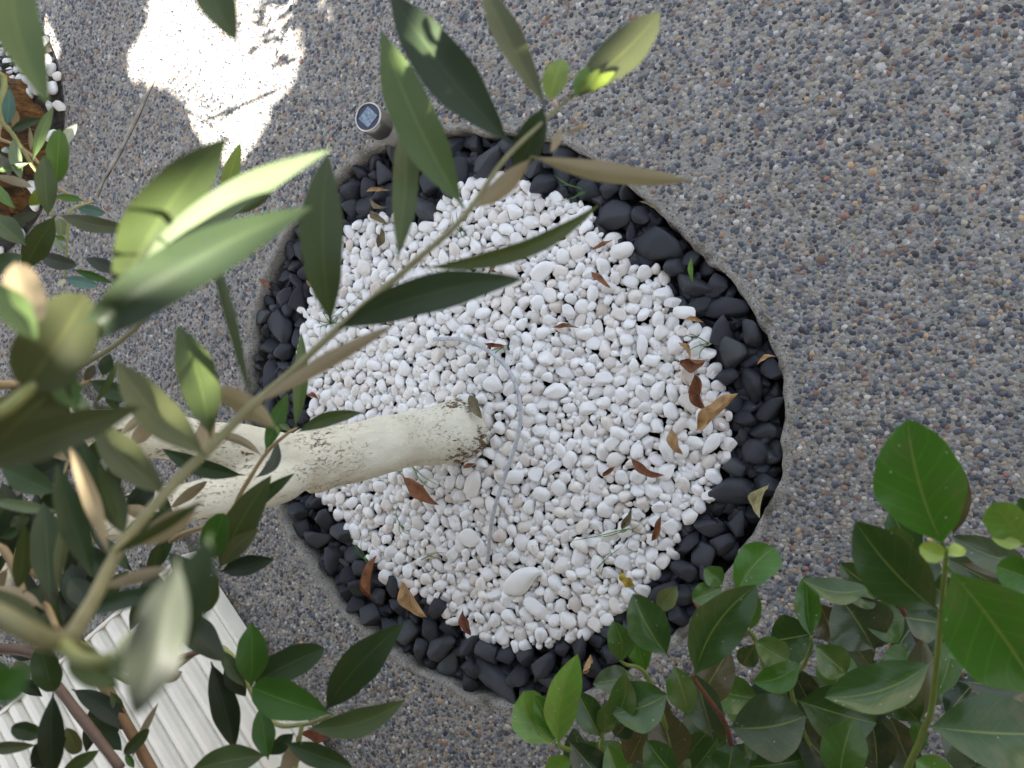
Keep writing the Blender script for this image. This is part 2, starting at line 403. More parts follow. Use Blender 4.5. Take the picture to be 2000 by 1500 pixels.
# pavement: one sheet with the bed's opening, and the pebbles set in it
def build_pavement():
    n = len(OUT); V, T, mi = [], [], []
    ang = np.arctan2(OUT[:, 1] - CEN[1], OUT[:, 0] - CEN[0])
    rings = [(scaled(OUT, .001), -.001), (scaled(OUT, .02), .0), (scaled(OUT, .1), .0)]
    for r in (1.6, 4.0, 14.0):
        rings.append((CEN + r * np.c_[np.cos(ang), np.sin(ang)], 0.0))
    for p, z in rings: V += [(x, y, z) for x, y in p]
    for k in range(len(rings) - 1):
        for i in range(n):
            j = (i + 1) % n; a, b, c, d = k*n+i, k*n+j, (k+1)*n+j, (k+1)*n+i
            T += [(a, c, b), (a, d, c)]; mi += [0, 0]
    V = np.array(V); T = np.array(T)
    if np.cross(V[T[0][1]] - V[T[0][0]], V[T[0][2]] - V[T[0][0]])[2] < 0: T = T[:, ::-1]
    tint = np.full((len(V), 3), .3)
    # pebbles set in the cement
    s = .0078
    xs = np.arange(-2.9, 1.05, s); ys = np.arange(-1.6, 1.6, s)
    X, Y = np.meshgrid(xs, ys); X = X + (np.arange(len(ys)) % 2)[:, None] * s * .5
    P = np.c_[X.ravel(), Y.ravel()] + rng.uniform(-.42, .42, (X.size, 2)) * s
    # keep what the photograph's view covers, with a margin
    v = np.c_[P, np.zeros(len(P))] - CAM
    dep = v @ FW; px = 1000 + F * (v @ RT) / dep; py = 750 - F * (v @ UP) / dep
    keep = (px > -250) & (px < 2800) & (py > -350) & (py < 1850) & (dep > .2)
    keep &= ~inpoly(P, scaled(OUT, .008))
    rim = inpoly(P, scaled(OUT, .02))
    keep &= ~(rim & (rng.random(len(P)) < .6))
    keep &= np.linalg.norm(P - PALM, axis=1) > PALM_R + .004
    for a, b in zip(CRACK[:-1], CRACK[1:]):
        t = np.clip(((P - a) @ (b - a)) / ((b - a) @ (b - a)), 0, 1)
        d = np.linalg.norm(P - (a + t[:, None] * (b - a)), axis=1)
        keep &= d > .009
    nzv = np.array([noise.noise(Vector((x * 5, y * 5, 1.3))) for x, y in P])
    keep &= rng.random(len(P)) < np.clip(.99 - .35 * np.maximum(nzv, 0), 0, 1)
    P = P[keep]; N = len(P)
    rad = .0030 + .0038 * rng.beta(1.5, 2.4, N)
    big = rng.random(N) < .05; rad[big] *= 1.4
    asp = rng.uniform(.62, 1, N); th = rng.uniform(0, math.pi, N)
    ring1 = 6; ring2 = 8
    tv = [(0, 0, 1.0)] + [(.62*math.cos(a), .62*math.sin(a), .78) for a in np.arange(ring1)*2*math.pi/ring1] + \
         [(1.02*math.cos(a), 1.02*math.sin(a), 0.0) for a in np.arange(ring2)*2*math.pi/ring2]
    tt = [(0, 1+i, 1+(i+1) % 6) for i in range(6)]
    o, i2 = 1, 7
    i = j = 0
    while i < 6 or j < 8:
        if j < 8 and (i >= 6 or (j + .5) / 8 <= (i + .5) / 6):
            tt.append((o + i % 6, i2 + j % 8, i2 + (j+1) % 8)); j += 1
        else:
            tt.append((o + i % 6, i2 + j % 8, o + (i+1) % 6)); i += 1
    tv = np.array(tv); tt = np.array(tt)
    L = tv[None] + rng.normal(0, .09, (N, len(tv), 3)) * np.array([1, 1, .7])
    sx = rad * 1.12; sy = rad * asp * 1.12; hz = rad * rng.uniform(.35, .95, N)
    x = L[:, :, 0] * sx[:, None]; y = L[:, :, 1] * sy[:, None]
    c, sn = np.cos(th)[:, None], np.sin(th)[:, None]
    W = np.stack([P[:, :1] + x*c - y*sn, P[:, 1:] + x*sn + y*c, L[:, :, 2] * hz[:, None] - .0007], -1)
    pal = np.array([(.085,.094,.12),(.135,.145,.168),(.06,.06,.07),(.22,.222,.235),(.34,.335,.33),(.3,.265,.215),(.38,.34,.27),(.33,.32,.3),(.52,.5,.46),(.24,.16,.125),(.28,.155,.12),(.46,.32,.2),(.17,.195,.19),(.21,.175,.15)])
    pw = np.array([.13,.14,.06,.12,.11,.09,.08,.075,.028,.035,.012,.016,.04,.045]); pw /= pw.sum()
    colr = pal[rng.choice(len(pal), N, p=pw)] * rng.uniform(.8, 1.2, (N, 1)) * .97
    base = len(V)
    T2 = (tt[None] + (base + np.arange(N) * len(tv))[:, None, None]).reshape(-1, 3)
    V = np.vstack([V, W.reshape(-1, 3)]); T = np.vstack([T, T2])
    tint = np.vstack([tint, np.repeat(colr, len(tv), 0)])
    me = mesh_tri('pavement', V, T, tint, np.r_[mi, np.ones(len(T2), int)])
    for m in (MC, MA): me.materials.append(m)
    o = link('pavement', me); tag(o, kind='structure')
    return N
CRACK = np.array([atz(x, y)[:2] for x, y in [(318,120),(306,150),(286,195),(270,232),(254,264),(240,292),(226,318),(206,350),(192,384)]])
build_pavement()

def build_rim():
    mb = MB(); n = len(OUT)
    prof = [(.016, .0008), (.009, .0026), (.003, .002), (-.002, -.004), (-.004, -.03), (-.003, -.1)]
    V = []
    for d, z in prof:
        q = scaled(OUT, d)
        for i, (x, y) in enumerate(q):
            k = noise.noise(Vector((x * 45, y * 45, z * 20))) * .0075 + noise.noise(Vector((x * 12, y * 12, 4 + z))) * .004
            v = np.array([x, y]) - CEN; v /= np.linalg.norm(v)
            V.append((x + v[0] * k, y + v[1] * k, z + (noise.noise(Vector((x * 70, y * 70, 9))) * .0015 if z > -.02 else 0)))
    Fc = [(k*n+i, k*n+(i+1) % n, (k+1)*n+(i+1) % n, (k+1)*n+i) for k in range(len(prof)-1) for i in range(n)]
    # cement smeared over the old crack
    me = mesh('kerb', V, Fc); o = link('kerb', me, mat=MR); tag(o, kind='structure')
    q = scaled(OUT, -.0005)
    me = mesh('soil', [(x, y, -.075) for x, y in q], [tuple(range(n))]); o = link('soil', me, mat=MS); tag(o, kind='structure')
    cr = smooth_path([np.array([x, y, 0]) for x, y in CRACK], 10)
    V, Fc = [], []; m = len(cr); t = np.gradient(cr, axis=0); t /= np.linalg.norm(t, axis=1)[:, None]
    nn = np.c_[-t[:, 1], t[:, 0]]
    if nn[:, 0].mean() > 0: nn = -nn            # cement on the far side of the crack
    for i in range(m):
        w1 = .015 * (.6 + .8 * abs(noise.noise(Vector(cr[i] * 30)))) * (1 if i < m * .8 else .7)
        p = cr[i, :2]
        for dd, z in ((0, .0005), (.15, .0068), (.7, .0055), (1, .0003)):
            q = p + nn[i] * w1 * dd
            V.append((*q, z + .001 * noise.noise(Vector((q[0]*90, q[1]*90, 0)))))
    for i in range(m-1):
        for k in range(3): Fc.append((i*4+k, i*4+k+1, (i+1)*4+k+1, (i+1)*4+k))
    o = link('kerb', mesh('crack_mortar', V, Fc), mat=mat_simple('cement_smear', (.36,.33,.275), .9, .15, 0, .3, 45, .9)); o.name = 'pavement_patch'; tag(o, kind='structure')
    V, Fc = [], []
    for i in range(m):
        w1 = .0019 * max(0, .7 + 2.2 * noise.noise(Vector(cr[i] * 40))) * (1 if .25 < i / m < .95 else .4)
        p = cr[i, :2] - nn[i] * .001
        V += [(*(p - nn[i] * w1), .0009), (*(p + nn[i] * .001), .0009)]
    for i in range(m-1): Fc.append((2*i, 2*i+1, 2*i+3, 2*i+2))
    o = link('pavement_crack', mesh('crack_dirt', V, Fc), mat=MS); tag(o, kind='structure')
build_rim()

# ------------------------------------------------------------------ stones
def stone_shape(seed, sub, asp, flat, planes, nz, h0=.5, h1=.82):
    r = np.random.default_rng(seed)
    bm = bmesh.new(); bmesh.ops.create_icosphere(bm, subdivisions=sub, radius=1.0)
    V = np.array([v.co for v in bm.verts]); T = np.array([[v.index for v in f.verts] for f in bm.faces]); bm.free()
    for _ in range(planes):
        d = nrm(r.normal(size=3) * np.array([1, 1, .9])); h = r.uniform(h0, h1)
        q = V @ d; ex = np.maximum(q - h, 0); V = V - (ex * .9)[:, None] * d
    # a taper so that outlines are egg- or wedge-shaped
    V[:, 1] *= 1 + r.uniform(-.32, .32) * V[:, 0]
    V[:, 2] *= 1 + r.uniform(-.25, .25) * V[:, 0]
    off = r.uniform(-50, 50, 3)
    k = np.array([noise.noise(Vector(v * 1.3 + off)) * nz + noise.noise(Vector(v * 3.2 + off)) * nz * .35 for v in V])
    V = V * (1 + k)[:, None]
    V = V * np.array([1, asp, flat])
    V /= np.sqrt(np.abs(V[:, 0]).max() * np.abs(V[:, 1]).max())
    return V, T
WS = [stone_shape(100+i, 3, random.uniform(.76, .98), random.uniform(.5, .75), random.randint(3, 7), .14) for i in range(26)]
WS2 = [stone_shape(200+i, 2, random.uniform(.74, .98), random.uniform(.5, .75), random.randint(3, 6), .12) for i in range(14)]
KS = [stone_shape(300+i, 3, random.uniform(.7, .95), random.uniform(.6, .85), random.randint(8, 13), .10, .42, .7) for i in range(24)]
WM = [mesh_tri('white_pebble', *s) for s in WS]; KM = [mesh_tri('black_stone', *s) for s in KS]
for m in WM: m.materials.append(MW)
for m in KM: m.materials.append(MK)

def pack(poly, radii, overlap, fixed=(), tries=60):
    """throw discs of falling size into a polygon"""
    lo, hi = poly.min(0), poly.max(0); cell = .05
    grid = {}; out = []
    def put(x, y, r):
        out.append((x, y, r)); grid.setdefault((int(x // cell), int(y // cell)), []).append((x, y, r))
    def ok(x, y, r):
        gx, gy = int(x // cell), int(y // cell)
        for i in range(gx-2, gx+3):
            for j in range(gy-2, gy+3):
                for (a, b, q) in grid.get((i, j), ()):
                    if (a-x)**2 + (b-y)**2 < ((q + r) * overlap)**2: return False
        return True
    for f in fixed: put(*f)
    for r, cnt in radii:
        C = rng.uniform(lo, hi, (cnt * tries, 2)); C = C[inpoly(C, poly)]
        k = 0
        for x, y in C:
            if ok(x, y, r):
                put(x, y, r); k += 1
                if k >= cnt: break
    return out[len(fixed):]
def rot(a, b, c):
    from mathutils import Euler
    return np.array(Euler((a, b, c)).to_matrix())
TR = atz(890, 840); TR[2] = 0            # foot of the trunk
TRUNK_R = .062
# white pebbles that stand out, traced: px, py, radius (m), rotation, shape, flat colour words
SPECIAL_W = [
 (1018,1135,.046,.55,3,'long flat white pebble, the largest, near the bottom of the white gravel',(1.2,.72,.5)),
 (1050,1188,.031,-.5,8,'flat triangular white pebble below the largest flat one',(1.15,.8,.5)),
 (1342,611,.023,-.2,5,'white wedge-shaped pebble lying alone on top of the black stones',(1.1,.75,.7)),
 (1215,490,.026,.3,11,'bluish white chunky pebble beside the biggest black stone',(1,.9,.8)),
 (963,752,.027,.2,14,'broad rough white pebble just beyond the foot of the tree trunk',(1.1,.9,.6)),
 (1287,760,.022,1.1,6,'smooth white pebble between the brown curled leaves and the cable',(1.1,.8,.7)),
 (1090,760,.031,.3,9,'large oval white pebble to the right of the cable bend',(1.15,.8,.6)),
 (1252,680,.024,1.5,2,'tall tapered white pebble near the right part of the white gravel',(1.2,.7,.6)),
 (925,945,.031,1.3,17,'large smooth oval pebble below the foot of the trunk',(1.1,.85,.65)),
 (1005,930,.026,.1,20,'rounded white pebble right beside the lower part of the cable',(1.15,.8,.65)),
 (917,1050,.03,.2,4,'broad bluish white pebble left of the cable end',(1,.95,.55)),
 (1060,530,.03,.5,7,'broad white pebble below the tip of the long narrow olive leaf',(1.1,.8,.6)),
 (1387,868,.024,.9,12,'oblong white pebble at the right edge of the white gravel',(1.25,.7,.7)),
 (1386,968,.018,.4,1,'cream coloured round pebble against the right black stones',(1,.9,.7)),
 (588,607,.014,.1,15,'small white pebble stranded among the left black stones',(1,.9,.7))]
SPECIAL_K = [
 (1272,482,.052,.3,2,'biggest black stone, rounded, bulging into the white gravel at the upper right',(1,.95,.8)),
 (826,408,.044,-.75,5,'oval black stone leaning into the white gravel under the pale olive leaf',(1.25,.72,.7)),
 (1190,418,.042,.1,7,'rounded black stone by the tip of the long narrow olive leaf',(1,.95,.8)),
 (950,312,.043,.8,9,'pointed black stone below the far rim of the bed',(1.1,.9,.7)),
 (1415,603,.035,.2,11,'black stone with a greenish film beside the lone white pebble',(1.1,.85,.75)),
 (612,1054,.041,.1,13,'oblong black stone by the rim just below the tree trunk',(1.2,.75,.75)),
 (668,1043,.035,.9,1,'round black stone with a white fleck below the trunk',(1,.95,.8)),
 (1455,820,.026,.3,4,'small greenish black stone with a wet glint beside the curled yellow leaf',(1,.95,.9)),
 (852,1188,.034,1.2,8,'upright black stone poking into the white gravel at the bottom left',(1.1,.85,.8)),
 (545,640,.047,1.2,3,'large smooth black stone in the left part of the ring',(1.15,.8,.7)),
 (520,730,.043,1.4,6,'long flat black stone at the left rim above the trunk',(1.2,.75,.6)),
 (965,1330,.05,-.5,10,'large angular black stone at the bottom rim of the bed',(1.2,.85,.6)),
 (1380,1030,.03,.2,14,'rounded black stone at the lower right of the white gravel',(1,.9,.8)),
 (1440,965,.046,-.1,16,'wide tapered black stone beside the cream pebble on the right',(1.25,.75,.7))]
def place_white():
    fixed = [(TR[0], TR[1], TRUNK_R * .93), (TR[0] - .05, TR[1] - .01, TRUNK_R * .8)]
    sp = []
    for (px, py, r, a, si, lab, asp) in SPECIAL_W:
        r *= .88; p = atz(px, py, -.012); fixed.append((p[0], p[1], r * .92)); sp.append((p, r, a, si, lab, asp))
    poly = INN
    radii = [(.0178, 80), (.0162, 200), (.0148, 420), (.0128, 620), (.0108, 650), (.0086, 800), (.0068, 800)]
    st = pack(poly, radii, .83, fixed, 14)
    # the 300 largest become things of their own, the rest one gravel object
    v = np.array([[x, y, -.015] for x, y, r in st]) - CAM
    app = np.array([r for _, _, r in st]) / (v @ FW)
    order = np.argsort(-app); top = set(order[:300 - len(SPECIAL_W)].tolist())
    for (p, r, a, si, lab, asp) in sp:
        z = .006 if 'alone on top' in lab else -.012
        o = link('white_pebble', WM[si % len(WM)], (p[0], p[1], z))
        o.scale = (r * asp[0], r * asp[1], r * asp[2] * 1.1); o.rotation_euler = (random.uniform(-.15, .15), random.uniform(-.15, .15), a)
        tag(o, lab, 'pebble', 'white pebbles filling the round bed')
    VV, TT = [], []; nb = 0
    for i, (x, y, r) in enumerate(st):
        s = r * 1.1 * np.array([random.uniform(.94, 1.16), random.uniform(.86, 1.05), random.uniform(.8, 1.15)])
        z = -.018 + random.uniform(-.006, .004) + (.014 - r) * .15
        e = (random.gauss(0, .35), random.gauss(0, .35), random.uniform(0, 6.28))
        if i in top:
            o = link('white_pebble', WM[random.randrange(len(WM))], (x, y, z)); o.scale = s; o.rotation_euler = e
            tag(o, 'small white rounded pebble packed among others in the round bed', 'pebble', 'white pebbles filling the round bed')
        else:
            V, T = WS2[random.randrange(len(WS2))]
            VV.append((V * s) @ rot(*e).T + np.array([x, y, z])); TT.append(T + nb); nb += len(V)
    # a lower layer seen through the gaps
    g = .0145; xs = np.arange(poly[:, 0].min(), poly[:, 0].max(), g); ys = np.arange(poly[:, 1].min(), poly[:, 1].max(), g)
    P = np.array([(x, y) for x in xs for y in ys]) + rng.uniform(-.006, .006, (len(xs) * len(ys), 2)); P = P[inpoly(P, scaled(poly, -.005))]
    for x, y in P:
        if math.hypot(x - TR[0] - .02, y - TR[1]) < TRUNK_R + .02: continue
        V, T = WS2[random.randrange(len(WS2))]; r = random.uniform(.008, .0125)
        VV.append((V * r) @ rot(*rng.uniform(0, 6.28, 3)).T + np.array([x, y, -.026 + random.uniform(-.004, .004)])); TT.append(T + nb); nb += len(V)
    o = link('white_gravel', mesh_tri('white_gravel', np.vstack(VV), np.vstack(TT)), mat=MW)
    tag(o, 'smaller white pebbles filling the gaps of the round bed', 'gravel', kind='stuff')
def place_black():
    fixed = []; sp = []
    for (px, py, r, a, si, lab, asp) in SPECIAL_K:
        p = atz(px, py, -.01); fixed.append((p[0], p[1], r * .9)); sp.append((p, r, a, si, lab, asp))
    for (px, py, r, *_r) in SPECIAL_W:
        if px in (588,): fixed.append((*atz(px, py, -.01)[:2], r))
    # fill the ring only: the white field counts as taken
    outer = scaled(OUT, -.014)
    allp = []
    lo, hi = outer.min(0), outer.max(0)
    grid = list(fixed)
    def ok(x, y, r): return all((a-x)**2 + (b-y)**2 > ((q+r)*.82)**2 for a, b, q in grid)
    for r, cnt in [(.030, 14), (.027, 40), (.024, 85), (.021, 110), (.017, 110), (.013, 90)]:
        C = rng.uniform(lo, hi, (9000, 2)); C = C[inpoly(C, outer) & ~inpoly(C, scaled(INN, r * .55))]
        rr = np.linalg.norm(C - CEN, axis=1); k = 0
        for x, y in C:
            if not inpoly(np.array([[x, y]]), scaled(OUT, -r * .75))[0]: continue
            if ok(x, y, r):
                grid.append((x, y, r)); allp.append((x, y, r)); k += 1
                if k >= cnt: break
    for (p, r, a, si, lab, asp) in sp:
        o = link('black_stone', KM[si % len(KM)], (p[0], p[1], -.022))
        o.scale = (r * asp[0] * .95, r * asp[1] * .95, r * asp[2]); o.rotation_euler = (random.uniform(-.2, .2), random.uniform(-.2, .2), a)
        tag(o, lab, 'stone', 'black stones ringing the white gravel')
    for x, y, r in allp[:300]:
        o = link('black_stone', KM[random.randrange(len(KM))], (x, y, -.034 + r * .45 + random.uniform(-.006, .006)))
        o.scale = r * 1.12 * np.array([random.uniform(.95, 1.18), random.uniform(.85, 1.05), random.uniform(.8, 1.1)])
        o.rotation_euler = (random.gauss(0, .4), random.gauss(0, .4), random.uniform(0, 6.28))
        tag(o, 'dull black rounded stone packed among others in the dark ring of the bed', 'stone', 'black stones ringing the white gravel')
    VV, TT = [], []; nb = 0
    C = rng.uniform(lo, hi, (2900, 2)); C = C[inpoly(C, outer) & ~inpoly(C, scaled(INN, -.012))]
    for x, y in C:
        V, T = KS[random.randrange(len(KS))]; r = random.uniform(.014, .026)
        VV.append((V * r) @ rot(*rng.uniform(0, 6.28, 3)).T + np.array([x, y, -.044 + random.uniform(-.008, .006)])); TT.append(T + nb); nb += len(V)
    o = link('black_gravel', mesh_tri('black_gravel', np.vstack(VV), np.vstack(TT)), mat=MK)
    tag(o, 'lower layer of black stones showing in the gaps of the dark ring', 'gravel', kind='stuff')
    return len(allp)
place_white()
NB = place_black()
print('black stones', NB)

# ------------------------------------------------------------------ leaves
def leaf_mesh(P0, P1, W, prof='olive', roll=0.0, bend=.05, cv=0.0, fold=.18, side=1, twist=0.0, wave=.03, nv=18, nu=6, normal=None, seed=0):
    """leaf from P0 to P1 (world), W metres wide; local to P0"""
    P0 = np.asarray(P0, float); P1 = np.asarray(P1, float)
    ax = P1 - P0; L = np.linalg.norm(ax); e1 = ax / L
    tc = nrm(CAM - (P0 + P1) / 2) if normal is None else nrm(normal)
    n = nrm(tc - e1 * (tc @ e1))
    def rotv(v, a): return v * math.cos(a) + np.cross(e1, v) * math.sin(a) + e1 * (e1 @ v) * (1 - math.cos(a))
    n = rotv(n, roll) * side
    V, UV = [], []
    a, b = {'olive': (.95, 1.0), 'shrub': (.86, .84), 'obov': (.85, .5), 'dry': (1.0, 1.05), 'oval': (.5, .5)}[prof]
    peak = (a / (a + b))**a * (b / (a + b))**b
    for i in range(nv + 1):
        v = i / nv
        pet = {'olive': .035, 'dry': .05}.get(prof, .07)
        if v < pet: wv = .035 * (1 if prof != 'olive' else 1.4)
        else:
            q = (v - pet) / (1 - pet)
            wv = max(.02, (q**a * (1 - q)**b) / peak) if q < 1 else .0
        nn = rotv(n, twist * v); e2 = np.cross(nn, e1)
        c = e1 * L * v + n * L * bend * 4 * v * (1 - v) + np.cross(n, e1) * L * cv * 4 * v * (1 - v)
        for j in range(nu + 1):
            u = j / nu * 2 - 1
            h = fold * abs(u)**1.3 * W * .5 * wv + wave * W * math.sin(v * 11 + seed * 1.7 + (2 if u > 0 else 0)) * abs(u) * wv
            V.append(c + e2 * u * W * .5 * wv * (1 + .03 * math.sin(v * 17 + seed)) + nn * h); UV.append((j / nu, v))
    Fc = []
    for i in range(nv):
        for j in range(nu):
            q = i*(nu+1)+j; Fc.append((q, q+1, q+nu+2, q+nu+1))
    me = mesh('leaf', V, Fc)
    # faces look along +n
    nf = me.polygons[len(Fc)//2].normal
    if np.dot(np.array(nf), n) < 0: me.flip_normals()
    ul = me.uv_layers.new(name='UVMap')
    vi = np.zeros(len(me.loops), np.int32); me.loops.foreach_get('vertex_index', vi)
    ul.data.foreach_set('uv', np.array(UV, np.float32)[vi].ravel())
    return me
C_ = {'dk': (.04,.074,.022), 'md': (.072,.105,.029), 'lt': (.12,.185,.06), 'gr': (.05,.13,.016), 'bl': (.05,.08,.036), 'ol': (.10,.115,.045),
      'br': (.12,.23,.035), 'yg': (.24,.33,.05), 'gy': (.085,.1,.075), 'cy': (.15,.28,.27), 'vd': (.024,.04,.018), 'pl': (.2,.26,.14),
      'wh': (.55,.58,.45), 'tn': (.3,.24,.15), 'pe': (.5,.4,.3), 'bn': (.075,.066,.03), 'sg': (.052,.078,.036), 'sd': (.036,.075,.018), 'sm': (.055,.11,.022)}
LEAFN = [0]
def add_leaf(parent, s, mat, prof, dflt):
    """s = bx,by,tx,ty,w,depth[,opts]"""
    bx, by, tx, ty, wpx, d = s[:6]; o = s[6] if len(s) > 6 else {}
    d2 = d + o.get('dd', random.uniform(-.02, .02) * d)
    P0, P1 = at(bx, by, d), at(tx, ty, d2)
    roll = o.get('roll', random.uniform(-.25, .25)); LEAFN[0] += 1
    W = wpx * (d + d2) / 2 / F / max(.35, math.cos(roll)) * (.87 if prof == 'olive' else 1.06)
    me = leaf_mesh(P0, P1, W, o.get('prof', prof), roll, o.get('bend', random.uniform(.02, .07)), o.get('cv', random.uniform(-.03, .03)),
                   o.get('fold', dflt), -1 if o.get('un') else 1, o.get('tw', random.uniform(-.2, .2)), o.get('wave', .03), seed=LEAFN[0])
    ob = link('leaf', me, P0, parent, mat)
    key = o.get('c', 'md')
    if mat is MSH: key = {'gy': 'sg', 'dk': 'sd', 'md': 'sm', 'bl': 'sd'}.get(key, key)
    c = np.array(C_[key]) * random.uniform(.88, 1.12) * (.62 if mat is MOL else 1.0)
    ob.color = (*c, 1)
    return ob
def add_stem(parent, pts, r, col, name='branch', n=8, seg=10):
    """pts: (px,py,depth) or np world points; r: px-free radii in metres"""
    W = [p if isinstance(p, np.ndarray) else at(*p) for p in pts]
    path = smooth_path(W, n)
    V, Fc = tube(path, r, seg, .12)
    o0 = W[0]
    ob = link(name, mesh(name, np.array(V) - o0, Fc), o0, parent, MST)
    ob.color = (*col, 1)
    return ob
STEM = {'yg': (.26,.27,.10), 'kh': (.2,.19,.1), 'tan': (.32,.23,.12), 'pk': (.15,.1,.075), 'or': (.2,.115,.055), 'gr': (.14,.2,.04), 'rd': (.13,.05,.03), 'bn': (.09,.065,.045)}

# ------------------------------------------------------------------ olive tree
olive = empty('olive_tree', (TR[0], TR[1], -.03), 'whitewashed olive tree leaning out of the white pebbles, its leafy branches hanging in front', 'tree')
def trunk():
    X0 = TR[0]
    def tp(px, py, x): return atx(px, py, x)
    base = np.array([TR[0] + .005, TR[1], -.06])
    main = [base, np.array([TR[0] - .012, TR[1] - .006, .04]), atx(800, 858, X0 - .04), atx(690, 884, X0 - .065), atx(600, 900, X0 - .085)]
    up = main[-2:] + [atx(520, 888, X0 - .10), atx(430, 868, X0 - .12), atx(300, 848, X0 - .13), atx(150, 838, X0 - .13), atx(-40, 826, X0 - .10), np.array([-.8, -.1, 1.35]), np.array([-.7, -.1, 1.75])]
    lo = main[-2:] + [atx(540, 940, X0 - .08), atx(450, 965, X0 - .075), atx(330, 990, X0 - .07), atx(170, 1030, X0 - .05), atx(0, 1090, X0 - .02), np.array([-.68, -.42, 1.2]), np.array([-.5, -.55, 1.5])]
    mb = MB()
    mb.add(tube(smooth_path(main, 10), [.082, .064, .058, .058, .060], 28))
    mb.add(tube(smooth_path(up, 10), [.052, .050, .043, .038, .033, .030, .027, .023, .016], 24))
    mb.add(tube(smooth_path(lo, 10), [.047, .045, .040, .034, .030, .027, .024, .020, .014], 24))
    tmp = bpy.data.objects.new('tmp', mb.me('tmp')); COL.objects.link(tmp)
    md = tmp.modifiers.new('r', 'REMESH'); md.mode = 'VOXEL'; md.voxel_size = .0055
    sm = tmp.modifiers.new('s', 'SMOOTH'); sm.iterations = 14; sm.factor = .5
    sb = tmp.modifiers.new('u', 'SUBSURF'); sb.levels = 1; sb.render_levels = 1
    dg = bpy.context.evaluated_depsgraph_get(); me = bpy.data.meshes.new_from_object(tmp.evaluated_get(dg))
    bpy.data.objects.remove(tmp)
    n = len(me.vertices); V = np.zeros(n * 3); me.vertices.foreach_get('co', V); V = V.reshape(-1, 3)
    N = np.zeros(n * 3); me.vertices.foreach_get('normal', N); N = N.reshape(-1, 3)
    k = np.array([noise.noise(Vector(v * 16)) * .0045 + noise.noise(Vector((v[0]*55, v[1]*55, v[2]*26))) * .0016 +
                  noise.noise(Vector(v * 170)) * .0005 for v in V])
    V = V + N * k[:, None] - np.array([TR[0], TR[1], -.03])
    me.vertices.foreach_set('co', V.ravel()); me.update()
    me.polygons.foreach_set('use_smooth', np.ones(len(me.polygons), bool))
    me.name = 'trunk'
    o = link('trunk', me, (TR[0], TR[1], -.03), olive, MT)
    me.materials.clear(); me.materials.append(MT)
    return up[-2], lo[-2], lo[-3]
LU, LL, LM = trunk()
mid = (LU + LL) / 2

def bunch(stem_pts, r, col, leaves, parent=olive, mat=MOL, prof='olive', fold=.22):
    b = add_stem(parent, stem_pts, r, col)
    for s in leaves: add_leaf(b, s, mat, prof, fold)
    return b
A = .36
# long front branch running from the lower left up to the top centre
br = bunch([LL, at(-700,1150,.4), at(-250,1165,.24), (-60,1182,.19), (110,1252,.2), (168,1198,.26), (240,1062,.31), (335,950,.33), (405,880,.34), (490,795,.35), (560,735,.36), (650,650,.37), (800,520,.38), (905,425,.385), (985,312,.39), (1075,225,.40), (1112,190,.40)],
  [.006,.0042,.003,.0028,.0028,.0026,.0025,.0023,.0021,.0019,.0018,.0017,.0015,.0013,.0011,.0009], STEM['kh'], [
 (998,282,760,-18,112,.39,dict(c='bl',cv=.03,bend=.03,roll=.1)), (907,408,745,60,104,.385,dict(c='lt',cv=.03,bend=.02,roll=-.15)),
 (776,512,788,232,58,.38,dict(c='md',dd=.03,cv=-.02)), (1064,205,1006,335,66,.395,dict(c='bl',cv=.04,dd=.02)),
 (1066,208,938,-45,60,.4,dict(c='ol',cv=.05,roll=.5)), (1108,196,1290,22,88,.405,dict(c='ol',cv=-.05,bend=.08)),
 (1072,200,1098,116,56,.4,dict(c='yg',prof='oval')), (1120,190,1150,128,34,.4,dict(c='br')), (1128,185,1172,135,22,.4,dict(c='yg')), (1140,182,1202,140,24,.4,dict(c='yg')),
 (1100,262,1150,240,12,.39,dict(c='tn',un=1)), (1075,300,1098,248,18,.39,dict(c='tn',un=1)),
 (1035,305,1355,352,46,.39,dict(un=1,c='br',cv=.03)), (1038,308,930,405,44,.39,dict(un=1,c='md',cv=-.05)),
 (820,522,1176,394,42,.385,dict(c='md',cv=-.07,dd=.03,roll=.35)), (655,645,1024,545,84,.37,dict(c='bl',cv=.06,bend=.05)),
 (648,638,640,300,96,.37,dict(c='md',bend=.08,cv=.02)), (495,793,775,632,36,.35,dict(un=1,c='ol',cv=-.02)),
 (490,780,408,468,24,.35,dict(c='bl',roll=1.0,cv=.06)), (540,838,405,755,52,.37,dict(c='pl',cv=.04,un=1)),
 (405,892,226,704,86,.335,dict(c='ol',cv=.06)), (412,856,346,634,84,.35,dict(c='md',cv=-.04)),
 (328,968,182,818,76,.33,dict(c='ol',cv=.05)), (250,1052,160,862,56,.34,dict(c='dk',cv=.03)), (212,1085,134,866,36,.31,dict(c='gy',cv=.03,un=1)),
 (184,1128,110,905,62,.33,dict(c='dk',cv=.02)), (244,1048,190,905,44,.33,dict(c='md',roll=.4)), (264,1068,384,990,56,.34,dict(un=1,c='md')),
 (215,1085,400,975,26,.3,dict(c='md',roll=.7)), (190,1150,330,1108,30,.3,dict(c='gy',un=1)), (160,1200,340,1150,44,.33,dict(c='dk')),
 (100,1240,-60,1150,56,.32,dict(c='ol')), (130,1255,232,1345,70,.22,dict(c='md'))])
# nearest sprig, out of focus
bunch([(110,1254,.2), (180,1290,.19), (300,1250,.182), (345,1165,.178)], [.0022,.0016,.0012,.0006], STEM['yg'], [
 (348,1085,262,1400,118,.175,dict(c='gy',roll=.15,cv=.03,wave=.1,fold=.5)), (412,1040,350,1275,92,.18,dict(c='bl',cv=-.03)), (60,1300,-20,1370,80,.19,dict(c='gr')),
 (330,1190,210,1330,60,.185,dict(c='pl',roll=.2))])
